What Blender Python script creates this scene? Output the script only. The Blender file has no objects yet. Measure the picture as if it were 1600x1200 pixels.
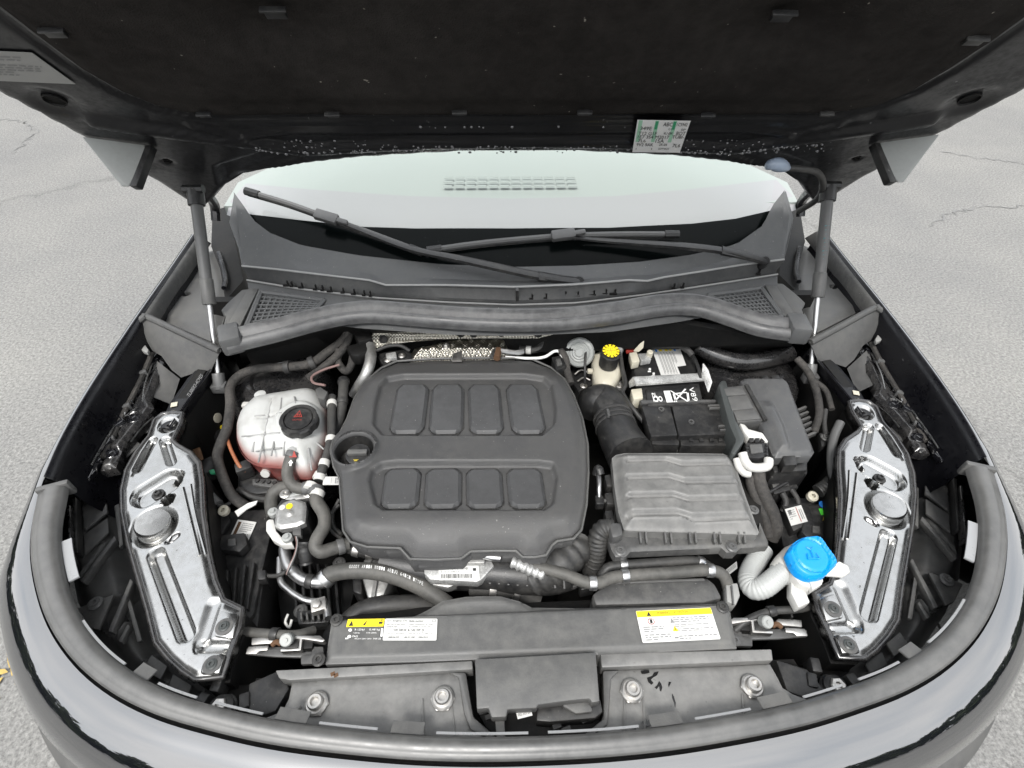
import bpy, bmesh, math, random
import numpy as np
from mathutils import Vector, Matrix
random.seed(7)
R = math.radians
SC = bpy.context.scene
COL = SC.collection

# ------------------------------------------------------------------ camera, sky, sun, exposure
CAM_P = (-0.049, 0.0, 1.72)
F_PX, PITCH, YAW, ROLL = 818.7, R(44.25), R(2.268), R(0.652)
def cam_axes():
    cp, sp = math.cos(PITCH), math.sin(PITCH)
    F = Vector((0, cp, -sp)); U = Vector((0, sp, cp)); X = Vector((1, 0, 0))
    c, s = math.cos(ROLL), math.sin(ROLL)
    X2, U2 = c*X + s*U, -s*X + c*U
    M = Matrix.Rotation(-YAW, 3, 'Z')
    return M @ X2, M @ U2, M @ F
AX, AU, AF = cam_axes()
cd = bpy.data.cameras.new('camera'); cam = bpy.data.objects.new('camera', cd); COL.objects.link(cam)
mm = Matrix((AX, AU, -AF)).transposed().to_4x4(); mm.translation = CAM_P
cam.matrix_world = mm
cd.sensor_width = 36.0; cd.lens = 36.0*F_PX/1600.0; cd.clip_start = 0.02; cd.clip_end = 500
SC.camera = cam

SUN_EL, SUN_AZ = R(62), R(200)         # high, behind the photographer
world = bpy.data.worlds.new('World'); SC.world = world; world.use_nodes = True
wn = world.node_tree; wn.nodes.clear()
wo = wn.nodes.new('ShaderNodeOutputWorld'); bg = wn.nodes.new('ShaderNodeBackground')
sky = wn.nodes.new('ShaderNodeTexSky'); sky.sky_type = 'NISHITA'; sky.sun_disc = False
sky.sun_elevation = SUN_EL; sky.sun_rotation = SUN_AZ; sky.dust_density = 4.0; sky.air_density = 1.6
hs = wn.nodes.new('ShaderNodeHueSaturation'); hs.inputs['Saturation'].default_value = 0.16   # thin even cloud
wn.links.new(sky.outputs[0], hs.inputs['Color'])
deck = wn.nodes.new('ShaderNodeMix'); deck.data_type = 'RGBA'; deck.inputs['Factor'].default_value = .72      # even cloud deck over the whole sky
wtc = wn.nodes.new('ShaderNodeTexCoord'); cn = wn.nodes.new('ShaderNodeTexNoise'); cn.inputs['Scale'].default_value = 2.6; cn.inputs['Detail'].default_value = 5
cr_ = wn.nodes.new('ShaderNodeValToRGB'); ce = cr_.color_ramp.elements; ce[0].position = .34; ce[0].color = (.70, .745, .80, 1); ce[1].position = .66; ce[1].color = (1., 1., 1., 1)
sc_ = wn.nodes.new('ShaderNodeVectorMath'); sc_.operation = 'SCALE'; sc_.inputs['Scale'].default_value = 7.4
wn.links.new(wtc.outputs['Generated'], cn.inputs['Vector']); wn.links.new(cn.outputs['Fac'], cr_.inputs['Fac']); wn.links.new(cr_.outputs[0], sc_.inputs[0]); wn.links.new(sc_.outputs[0], deck.inputs['B'])
wn.links.new(hs.outputs[0], deck.inputs['A']); wn.links.new(deck.outputs['Result'], bg.inputs['Color'])
wn.links.new(bg.outputs[0], wo.inputs['Surface']); bg.inputs['Strength'].default_value = 0.15
sl = bpy.data.lights.new('sun', 'SUN'); sl.energy = 1.5; sl.angle = R(12); sl.color = (1, .97, .93)
so = bpy.data.objects.new('sun', sl); COL.objects.link(so)
sd = Vector((math.sin(SUN_AZ)*math.cos(SUN_EL), math.cos(SUN_AZ)*math.cos(SUN_EL), math.sin(SUN_EL)))
so.rotation_euler = sd.to_track_quat('Z', 'Y').to_euler(); so.location = sd*30
SC.view_settings.view_transform = 'Standard'; SC.view_settings.look = 'None'
SC.view_settings.gamma = 1.0; SC.view_settings.use_curve_mapping = False
SC.view_settings.exposure = 1.03
SC.render.engine = 'CYCLES'
SC.cycles.use_denoising = True
SC.cycles.max_bounces = 5; SC.cycles.diffuse_bounces = 1; SC.cycles.glossy_bounces = 3; SC.cycles.transparent_max_bounces = 8
SC.cycles.caustics_reflective = False; SC.cycles.caustics_refractive = False
SC.cycles.use_adaptive_sampling = True; SC.cycles.adaptive_threshold = .02

# ------------------------------------------------------------------ measuring: a photo pixel (1600x1200) onto a plane of known height
CP = Vector(CAM_P)
def ray(px, py):
    return AF + AX*((px-800.0)/F_PX) + AU*((600.0-py)/F_PX)
def W(px, py, z):
    d = ray(px, py); t = (z-CP.z)/d.z
    return CP + d*t
def Wy(px, py, y):
    d = ray(px, py); t = (y-CP.y)/d.y
    return CP + d*t
def Wp(px, py, p0, n):
    d = ray(px, py); t = (Vector(p0)-CP).dot(n)/d.dot(n)
    return CP + d*t
def XY(pts, z):
    return [tuple(W(a, b, z)[:2]) for a, b in pts]

# ------------------------------------------------------------------ materials
MATS = {}
def mat(name, col, rough=.5, spec=.5, metal=0., coat=0., coat_ior=1.5, coat_rough=.03, var=0., vcol=None, vscale=8., vlo=.45, vhi=.7,
        rvar=0., bump=0., bscale=300., trans=0., sss=0., aniso=None, wave=None, speck=None):
    m = bpy.data.materials.new(name); m.use_nodes = True; MATS[name] = m
    nt = m.node_tree; N = nt.nodes; L = nt.links; p = N['Principled BSDF']
    p.inputs['Base Color'].default_value = (*col, 1); p.inputs['Roughness'].default_value = rough
    p.inputs['Specular IOR Level'].default_value = spec; p.inputs['Metallic'].default_value = metal
    p.inputs['Coat Weight'].default_value = coat; p.inputs['Coat IOR'].default_value = coat_ior; p.inputs['Coat Roughness'].default_value = coat_rough
    if trans: p.inputs['Transmission Weight'].default_value = trans
    if sss:
        p.inputs['Subsurface Weight'].default_value = sss; p.inputs['Subsurface Radius'].default_value = (.01, .01, .008)
    tc = N.new('ShaderNodeTexCoord')
    colsock = None
    if var or rvar:
        nz = N.new('ShaderNodeTexNoise'); nz.inputs['Scale'].default_value = vscale; nz.inputs['Detail'].default_value = 7; nz.inputs['Roughness'].default_value = .65
        L.new(tc.outputs['Object'], nz.inputs['Vector'])
        n9 = N.new('ShaderNodeTexNoise'); n9.inputs['Scale'].default_value = vscale*9; n9.inputs['Detail'].default_value = 5; n9.inputs['Roughness'].default_value = .7
        L.new(tc.outputs['Object'], n9.inputs['Vector'])
        bl_ = N.new('ShaderNodeMath'); bl_.operation = 'MULTIPLY_ADD'; bl_.inputs[1].default_value = .45; L.new(n9.outputs['Fac'], bl_.inputs[0])
        b2_ = N.new('ShaderNodeMath'); b2_.operation = 'MULTIPLY'; b2_.inputs[1].default_value = .55; L.new(nz.outputs['Fac'], b2_.inputs[0]); L.new(b2_.outputs[0], bl_.inputs[2])
        rp = N.new('ShaderNodeMapRange'); rp.inputs['From Min'].default_value = .5+(vlo-.5)*.7-.04; rp.inputs['From Max'].default_value = .5+(vhi-.5)*.55
        L.new(bl_.outputs[0], rp.inputs['Value'])
        if var:
            mx = N.new('ShaderNodeMix'); mx.data_type = 'RGBA'
            mx.inputs['A'].default_value = (*col, 1); mx.inputs['B'].default_value = (*(vcol or col), 1)
            ml = N.new('ShaderNodeMath'); ml.operation = 'MULTIPLY'; ml.inputs[1].default_value = var
            L.new(rp.outputs[0], ml.inputs[0]); L.new(ml.outputs[0], mx.inputs['Factor'])
            colsock = mx.outputs['Result']
        if rvar:
            mr = N.new('ShaderNodeMapRange'); mr.inputs['To Min'].default_value = rough; mr.inputs['To Max'].default_value = min(1, rough+rvar)
            L.new(rp.outputs[0], mr.inputs['Value']); L.new(mr.outputs[0], p.inputs['Roughness'])
    if speck:      # (scale, threshold, colour): fine grit and lint
        sn = N.new('ShaderNodeTexNoise'); sn.inputs['Scale'].default_value = speck[0]; sn.inputs['Detail'].default_value = 2
        L.new(tc.outputs['Object'], sn.inputs['Vector'])
        sr = N.new('ShaderNodeMapRange'); sr.inputs['From Min'].default_value = speck[1]; sr.inputs['From Max'].default_value = speck[1]+.05
        L.new(sn.outputs['Fac'], sr.inputs['Value'])
        m2 = N.new('ShaderNodeMix'); m2.data_type = 'RGBA'; m2.inputs['B'].default_value = (*speck[2], 1)
        if colsock: L.new(colsock, m2.inputs['A'])
        else: m2.inputs['A'].default_value = (*col, 1)
        L.new(sr.outputs[0], m2.inputs['Factor']); colsock = m2.outputs['Result']
    if colsock: L.new(colsock, p.inputs['Base Color'])
    if bump:
        bn = N.new('ShaderNodeTexNoise'); bn.inputs['Scale'].default_value = bscale; bn.inputs['Detail'].default_value = 3
        L.new(tc.outputs['Object'], bn.inputs['Vector'])
        bp = N.new('ShaderNodeBump'); bp.inputs['Strength'].default_value = bump; bp.inputs['Distance'].default_value = .001
        L.new(bn.outputs['Fac'], bp.inputs['Height']); L.new(bp.outputs[0], p.inputs['Normal'])
    return m
DUST = (.23, .21, .18)
M = {}
M['cover'] = mat('cover_plastic', (.05, .05, .051), .5, .5, var=.5, vcol=(.085, .083, .078), vscale=7, vlo=.42, vhi=.8, rvar=.15, bump=.3, bscale=420, speck=(260, .72, (.2, .195, .185)))
M['pad'] = mat('cover_pad_plastic', (.06, .0605, .062), .42, .5, var=.75, vcol=(.028, .028, .029), vscale=6, vlo=.5, vhi=.9, rvar=.2, bump=.25, bscale=420, speck=(260, .72, (.2, .195, .185)))
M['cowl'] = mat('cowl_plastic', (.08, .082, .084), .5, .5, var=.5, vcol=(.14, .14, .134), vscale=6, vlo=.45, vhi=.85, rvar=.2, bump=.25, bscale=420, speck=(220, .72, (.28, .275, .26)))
M['flange'] = mat('flange_reflection', (.26, .265, .27), .25, .8, rvar=.2, vscale=12)  # pale base stands in for sky reflected off the black flange
M['crest'] = mat('ledge_highlight_plastic', (.3, .3, .295), .35, .6)  # pale colour paints the highlight along the cowl's ledge lines
M['cowl_d'] = mat('cowl_shaded_face', (.042, .043, .044), .5, .5, var=.5, vcol=(.12, .118, .11), vscale=7, vlo=.45, vhi=.85, rvar=.2, bump=.25, bscale=420)  # darker copy of the cowl plastic: the upright face's shade in the colour
M['plastic'] = mat('grey_black_plastic', (.062, .062, .062), .48, .5, var=.6, vcol=(.2, .195, .18), vscale=7, vlo=.46, vhi=.9, rvar=.2, bump=.25, bscale=420, speck=(240, .73, (.3, .29, .27)))
M['plastic_l'] = mat('faded_grey_plastic', (.082, .082, .081), .45, .5, var=.6, vcol=(.165, .162, .15), vscale=6, vlo=.44, vhi=.85, rvar=.25, bump=.2, bscale=420, speck=(200, .72, (.09, .09, .088)))
M['panel'] = mat('weathered_panel', (.115, .115, .112), .42, .6, var=.8, vcol=(.24, .236, .225), vscale=5, vlo=.4, vhi=.8, rvar=.25, bump=.15, bscale=300, speck=(150, .7, (.12, .118, .112)))
M['lid'] = mat('fuse_lid_plastic', (.07, .071, .073), .4, .5, var=.4, vcol=(.14, .138, .13), vscale=8, rvar=.2, bump=.2, bscale=420, speck=(240, .73, (.3, .29, .27)))
M['baffle'] = mat('baffle_plastic', (.06, .06, .06), .5, .5, var=.5, vcol=(.12, .118, .11), vscale=8, rvar=.2, bump=.2, bscale=420)
M['black'] = mat('black_plastic', (.016, .016, .0165), .4, .5, var=.6, vcol=(.1, .096, .088), vscale=9, vlo=.5, vhi=.9, rvar=.25, bump=.2, bscale=420, speck=(230, .73, (.18, .175, .16)))
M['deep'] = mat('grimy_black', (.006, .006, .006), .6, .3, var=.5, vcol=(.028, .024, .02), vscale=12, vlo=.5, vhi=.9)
M['gloss'] = mat('gloss_black_plastic', (.44, .44, .435), .22, .5, metal=1., var=.7, vcol=(.27, .268, .255), vscale=7, vlo=.5, vhi=.85, rvar=.16, speck=(130, .72, (.12, .118, .11)))
M['gloss_d'] = mat('gloss_black_metal', (.015, .015, .016), .2, .6, coat=.5, coat_rough=.08, rvar=.2, vscale=12, var=.4, vcol=(.08, .075, .07))
M['paint'] = mat('black_car_paint', (.006, .0065, .009), .08, .8, coat=1., coat_ior=2.6, coat_rough=.0)
M['paint_in'] = mat('black_inner_paint', (.0035, .0035, .005), .25, .4, coat=.12, coat_rough=.08, rvar=.3, vscale=14, speck=(170, .73, (.09, .09, .09)))
M['paint_br'] = mat('black_bracket_paint', (.008, .008, .01), .14, .8, coat=.6, coat_rough=.05, rvar=.15, vscale=20, bump=.15, bscale=60)
M['paint_hood'] = mat('dull_inner_hood_paint', (.005, .005, .006), .28, .3, coat=.18, coat_rough=.1, rvar=.3, vscale=12, bump=.1, bscale=60, speck=(75, .74, (.12, .12, .12)))
M['rubber'] = mat('rubber', (.025, .025, .025), .55, .5, var=.4, vcol=(.1, .095, .09), vscale=14, rvar=.2, bump=.1, bscale=200)
M['seal'] = mat('seal_rubber', (.058, .058, .057), .28, .8, var=.6, vcol=(.14, .138, .132), vscale=5, vlo=.4, vhi=.8, rvar=.25, bump=.1, bscale=120, speck=(90, .71, (.09, .09, .088)))
M['seal_dusty'] = mat('dusty_seal_rubber', (.07, .07, .072), .36, .6, var=.6, vcol=(.21, .212, .21), vscale=6, vlo=.46, vhi=.85, rvar=.3, bump=.25, bscale=120)
M['hose'] = mat('hose_rubber', (.06, .059, .055), .5, .4, var=.6, vcol=(.15, .143, .13), vscale=10, vlo=.45, vhi=.8, rvar=.2, bump=.2, bscale=260)
M['hose_d'] = mat('dark_hose_rubber', (.025, .025, .025), .5, .5, var=.4, vcol=(.1, .095, .085), vscale=12, rvar=.2, bump=.2, bscale=160)
M['tape'] = mat('cloth_loom_tape', (.03, .029, .028), .8, .3, var=.5, vcol=(.12, .11, .1), vscale=20, bump=.6, bscale=160)
M['felt'] = mat('insulation_felt', (.022, .02, .019), 1., .05, var=.6, vcol=(.05, .046, .043), vscale=5, vlo=.42, vhi=.75, bump=1., bscale=420, speck=(105, .752, (.28, .26, .23)))
M['steel'] = mat('zinc_steel', (.55, .54, .52), .35, .5, metal=1., rvar=.25, vscale=25, var=.5, vcol=(.3, .28, .26), bump=.1, bscale=90)
M['chrome'] = mat('polished_steel', (.75, .75, .74), .15, .5, metal=1., rvar=.15, vscale=20)
M['alu'] = mat('cast_aluminium', (.45, .45, .44), .5, .5, metal=.8, var=.6, vcol=(.25, .24, .22), vscale=20, bump=.5, bscale=140)
M['alu_tube'] = mat('aluminium_tube', (.5, .5, .5), .3, .5, metal=1., rvar=.2, vscale=14)
M['strut'] = mat('grey_strut_enamel', (.1, .1, .099), .32, .5, rvar=.2, vscale=10, var=.4, vcol=(.08, .08, .08))
M['galv'] = mat('galvanised_bracket', (.42, .42, .41), .45, .5, metal=.6, var=.8, vcol=(.75, .75, .73), vscale=45, vlo=.5, vhi=.62)
M['white'] = mat('white_plastic', (.55, .545, .52), .4, .5, var=.3, vcol=(.5, .48, .44), vscale=15)
M['cream'] = mat('cream_plastic', (.52, .49, .4), .45, .5, sss=.2, var=.4, vcol=(.5, .46, .36), vscale=14)
M['tube_w'] = mat('pale_grey_tube', (.3, .31, .3), .45, .5, sss=.1, var=.3, vcol=(.22, .22, .21), vscale=12)
M['blue'] = mat('blue_plastic', (.0, .26, .68), .35, .5, rvar=.1, var=.15, vcol=(.02, .32, .75), vscale=10)
M['yellow'] = mat('yellow_print', (.85, .66, .02), .45)
M['yellow_dk'] = mat('dull_yellow_print', (.45, .35, .05), .5)
M['label'] = mat('white_label', (.62, .62, .6), .5, var=.2, vcol=(.52, .51, .48), vscale=20)
M['label_b'] = mat('bright_label', (.85, .85, .84), .5)
M['label_g'] = mat('grey_label', (.3, .3, .29), .5, var=.2, vcol=(.22, .22, .21), vscale=20)
M['ink'] = mat('black_ink', (.02, .02, .02), .6)
M['ink_g'] = mat('grey_ink', (.22, .22, .22), .6)
M['ink_w'] = mat('white_ink', (.75, .75, .73), .5)
M['wire_pink'] = mat('pink_wire', (.2, .13, .12), .5)
M['red'] = mat('red_print', (.3, .035, .025), .5)
M['green'] = mat('green_print', (.04, .36, .17), .5)
M['green_l'] = mat('pale_green_print', (.38, .66, .48), .5)
M['lime'] = mat('lime_sticker', (.1, .72, .06), .45)
M['bluedot'] = mat('blue_sticker', (.03, .2, .62), .45)
M['orange'] = mat('orange_sheath', (.3, .11, .05), .5)
M['teal'] = mat('green_grey_plastic', (.05, .055, .054), .38, .5, rvar=.2, vscale=9)
M['foil'] = mat('heat_shield_foil', (.6, .57, .5), .3, .5, metal=1., var=.4, vcol=(.35, .32, .27), vscale=18)
M['frit'] = mat('black_glass_band', (.002, .003, .003), .15, .08, rvar=.1, vscale=30, speck=(160, .74, (.05, .05, .05)))
M['dash'] = mat('pale_dash', (.34, .372, .356), .8, .2)
M['dash_l'] = mat('pale_dash_front', (.335, .335, .345), .8, .2)
M['rust'] = mat('surface_rust', (.11, .062, .036), .8, .2)
M['leaf'] = mat('dry_yellow_leaf', (.5, .36, .1), .7, var=.6, vcol=(.3, .18, .05), vscale=60)
M['smoke'] = mat('frosted_clip', (.3, .36, .45), .3, .5, sss=.2)

def foil_bump():
    m = M['foil']; N = m.node_tree.nodes; L = m.node_tree.links
    tc = N.new('ShaderNodeTexCoord'); mp = N.new('ShaderNodeMapping'); mp.inputs['Rotation'].default_value = (0, 0, R(45))
    ck = N.new('ShaderNodeTexVoronoi'); ck.feature = 'F1'; ck.inputs['Scale'].default_value = 210; ck.inputs['Randomness'].default_value = .12
    bp = N.new('ShaderNodeBump'); bp.inputs['Strength'].default_value = 1.; bp.inputs['Distance'].default_value = .003
    L.new(tc.outputs['Object'], mp.inputs['Vector']); L.new(mp.outputs[0], ck.inputs['Vector'])
    L.new(ck.outputs['Distance'], bp.inputs['Height']); L.new(bp.outputs[0], N['Principled BSDF'].inputs['Normal'])
foil_bump()
def tank_mat():
    m = mat('translucent_tank', (.7, .7, .68), .35, .5, sss=.15)
    N = m.node_tree.nodes; L = m.node_tree.links; p = N['Principled BSDF']
    tc = N.new('ShaderNodeTexCoord'); sp = N.new('ShaderNodeSeparateXYZ'); L.new(tc.outputs['Object'], sp.inputs[0])
    nz = N.new('ShaderNodeTexNoise'); nz.inputs['Scale'].default_value = 16; nz.inputs['Detail'].default_value = 8; L.new(tc.outputs['Object'], nz.inputs['Vector'])
    ad = N.new('ShaderNodeMath'); ad.operation = 'MULTIPLY_ADD'; ad.inputs[1].default_value = .006
    L.new(nz.outputs['Fac'], ad.inputs[0]); L.new(sp.outputs['Z'], ad.inputs[2])
    cr = N.new('ShaderNodeValToRGB'); e = cr.color_ramp.elements
    mr = N.new('ShaderNodeMapRange'); mr.inputs['From Min'].default_value = 0.0; mr.inputs['From Max'].default_value = .13
    L.new(ad.outputs[0], mr.inputs['Value']); L.new(mr.outputs[0], cr.inputs['Fac'])
    e[0].position = .56; e[0].color = (.33, .085, .075, 1); e[1].position = .8; e[1].color = (.47, .475, .462, 1)
    k = e.new(.68); k.color = (.42, .25, .23, 1)
    mx = N.new('ShaderNodeMix'); mx.data_type = 'RGBA'; mx.inputs['B'].default_value = (.3, .29, .27, 1)
    n2 = N.new('ShaderNodeTexNoise'); n2.inputs['Scale'].default_value = 30; n2.inputs['Detail'].default_value = 8; L.new(tc.outputs['Object'], n2.inputs['Vector'])
    m2 = N.new('ShaderNodeMapRange'); m2.inputs['From Min'].default_value = .5; m2.inputs['From Max'].default_value = .8; m2.inputs['To Max'].default_value = .7
    L.new(n2.outputs['Fac'], m2.inputs['Value']); L.new(m2.outputs[0], mx.inputs['Factor']); L.new(cr.outputs[0], mx.inputs['A'])
    L.new(mx.outputs['Result'], p.inputs['Base Color'])
    return m
M['tank'] = tank_mat()
def glass_mat():
    m = bpy.data.materials.new('windscreen_glass'); m.use_nodes = True; nt = m.node_tree; nt.nodes.clear()
    o = nt.nodes.new('ShaderNodeOutputMaterial'); mx = nt.nodes.new('ShaderNodeMixShader')
    t = nt.nodes.new('ShaderNodeBsdfTransparent'); t.inputs['Color'].default_value = (.95, .972, .96, 1)
    g = nt.nodes.new('ShaderNodeBsdfGlossy'); g.inputs['Roughness'].default_value = .02; g.inputs['Color'].default_value = (1, 1, 1, 1)
    fz = nt.nodes.new('ShaderNodeFresnel'); fz.inputs['IOR'].default_value = 1.45; nt.links.new(fz.outputs[0], mx.inputs['Fac'])
    nt.links.new(t.outputs[0], mx.inputs[1]); nt.links.new(g.outputs[0], mx.inputs[2]); nt.links.new(mx.outputs[0], o.inputs['Surface'])
    return m
M['glass'] = glass_mat()
def asphalt_mat():
    m = bpy.data.materials.new('worn_asphalt'); m.use_nodes = True; nt = m.node_tree; N = nt.nodes; L = nt.links; p = N['Principled BSDF']
    p.inputs['Roughness'].default_value = .9; p.inputs['Specular IOR Level'].default_value = .2
    tc = N.new('ShaderNodeTexCoord')
    def noise(s, d=4, r=.6):
        n = N.new('ShaderNodeTexNoise'); n.inputs['Scale'].default_value = s; n.inputs['Detail'].default_value = d; n.inputs['Roughness'].default_value = r
        L.new(tc.outputs['Object'], n.inputs['Vector']); return n
    big, fine = noise(.9, 6), noise(78, 5, .8)
    vo = N.new('ShaderNodeTexVoronoi'); vo.inputs['Scale'].default_value = 95; L.new(tc.outputs['Object'], vo.inputs['Vector'])
    cr = N.new('ShaderNodeValToRGB'); e = cr.color_ramp.elements
    e[0].position = .3; e[0].color = (.095, .095, .093, 1); e[1].position = .68; e[1].color = (.31, .307, .297, 1)
    L.new(fine.outputs['Fac'], cr.inputs['Fac'])
    b = N.new('ShaderNodeMix'); b.data_type = 'RGBA'; b.blend_type = 'MULTIPLY'; b.inputs['Factor'].default_value = 1
    c2 = N.new('ShaderNodeValToRGB'); c2.color_ramp.elements[0].position = .3; c2.color_ramp.elements[0].color = (.86, .86, .87, 1); c2.color_ramp.elements[1].position = .7; c2.color_ramp.elements[1].color = (1.12, 1.11, 1.08, 1)
    L.new(big.outputs['Fac'], c2.inputs['Fac']); L.new(cr.outputs[0], b.inputs['A']); L.new(c2.outputs[0], b.inputs['B'])
    # hairline cracks
    wv = N.new('ShaderNodeTexVoronoi'); wv.feature = 'DISTANCE_TO_EDGE'; wv.inputs['Scale'].default_value = .16
    wn_ = noise(2.2, 6); ad = N.new('ShaderNodeMix'); ad.data_type = 'RGBA'; ad.inputs['Factor'].default_value = .4
    L.new(tc.outputs['Object'], ad.inputs['A']); L.new(wn_.outputs['Color'], ad.inputs['B']); L.new(ad.outputs['Result'], wv.inputs['Vector'])
    ck = N.new('ShaderNodeMapRange'); ck.inputs['From Min'].default_value = .0; ck.inputs['From Max'].default_value = .0035; ck.inputs['To Min'].default_value = .8; ck.inputs['To Max'].default_value = 1
    L.new(wv.outputs['Distance'], ck.inputs['Value'])
    m3 = N.new('ShaderNodeMix'); m3.data_type = 'RGBA'; m3.blend_type = 'MULTIPLY'; m3.inputs['Factor'].default_value = 1
    L.new(b.outputs['Result'], m3.inputs['A']); L.new(ck.outputs[0], m3.inputs['B']); L.new(m3.outputs['Result'], p.inputs['Base Color'])
    mx = N.new('ShaderNodeMath'); mx.operation = 'ADD'; L.new(fine.outputs['Fac'], mx.inputs[0]); L.new(vo.outputs['Distance'], mx.inputs[1])
    bp = N.new('ShaderNodeBump'); bp.inputs['Strength'].default_value = .8; bp.inputs['Distance'].default_value = .004
    L.new(mx.outputs[0], bp.inputs['Height']); L.new(bp.outputs[0], p.inputs['Normal'])
    return m
M['asphalt'] = asphalt_mat()

# ------------------------------------------------------------------ objects
def thing(name, label, cat, loc=(0, 0, 0), group=None):
    o = bpy.data.objects.new(name, None); COL.objects.link(o); o.location = loc; o.empty_display_size = .05
    o['label'] = label; o['category'] = cat
    if group: o['group'] = group
    return o
def origin_of(p):
    v = Vector((0, 0, 0))
    while p is not None: v += p.location; p = p.parent
    return v
def put(name, me, parent=None, m=None, label=None):
    o = bpy.data.objects.new(name, me); COL.objects.link(o)
    if parent is not None:
        o.parent = parent; me.transform(Matrix.Translation(-origin_of(parent)))
    if m is not None: me.materials.append(M[m] if isinstance(m, str) else m)
    if label: o['label'] = label
    return o

def catmull(pts, n=6):
    P = [Vector(p) for p in pts]
    if len(P) < 3: return P
    Q = [P[0]*2-P[1]] + P + [P[-1]*2-P[-2]]; out = []
    for i in range(1, len(Q)-2):
        a, b, c, d = Q[i-1:i+3]
        for k in range(n):
            t = k/n
            out.append(.5*((2*b)+(c-a)*t+(2*a-5*b+4*c-d)*t*t+(3*b-a-3*c+d)*t**3))
    out.append(P[-1]); return out
def cat2(pts, n=6):
    return [tuple(v[:2]) for v in catmull([(a, b, 0) for a, b in pts], n)]
def frame_to(axis):
    a = Vector(axis).normalized(); q = a.to_track_quat('Z', 'Y'); return q.to_matrix()

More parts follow.
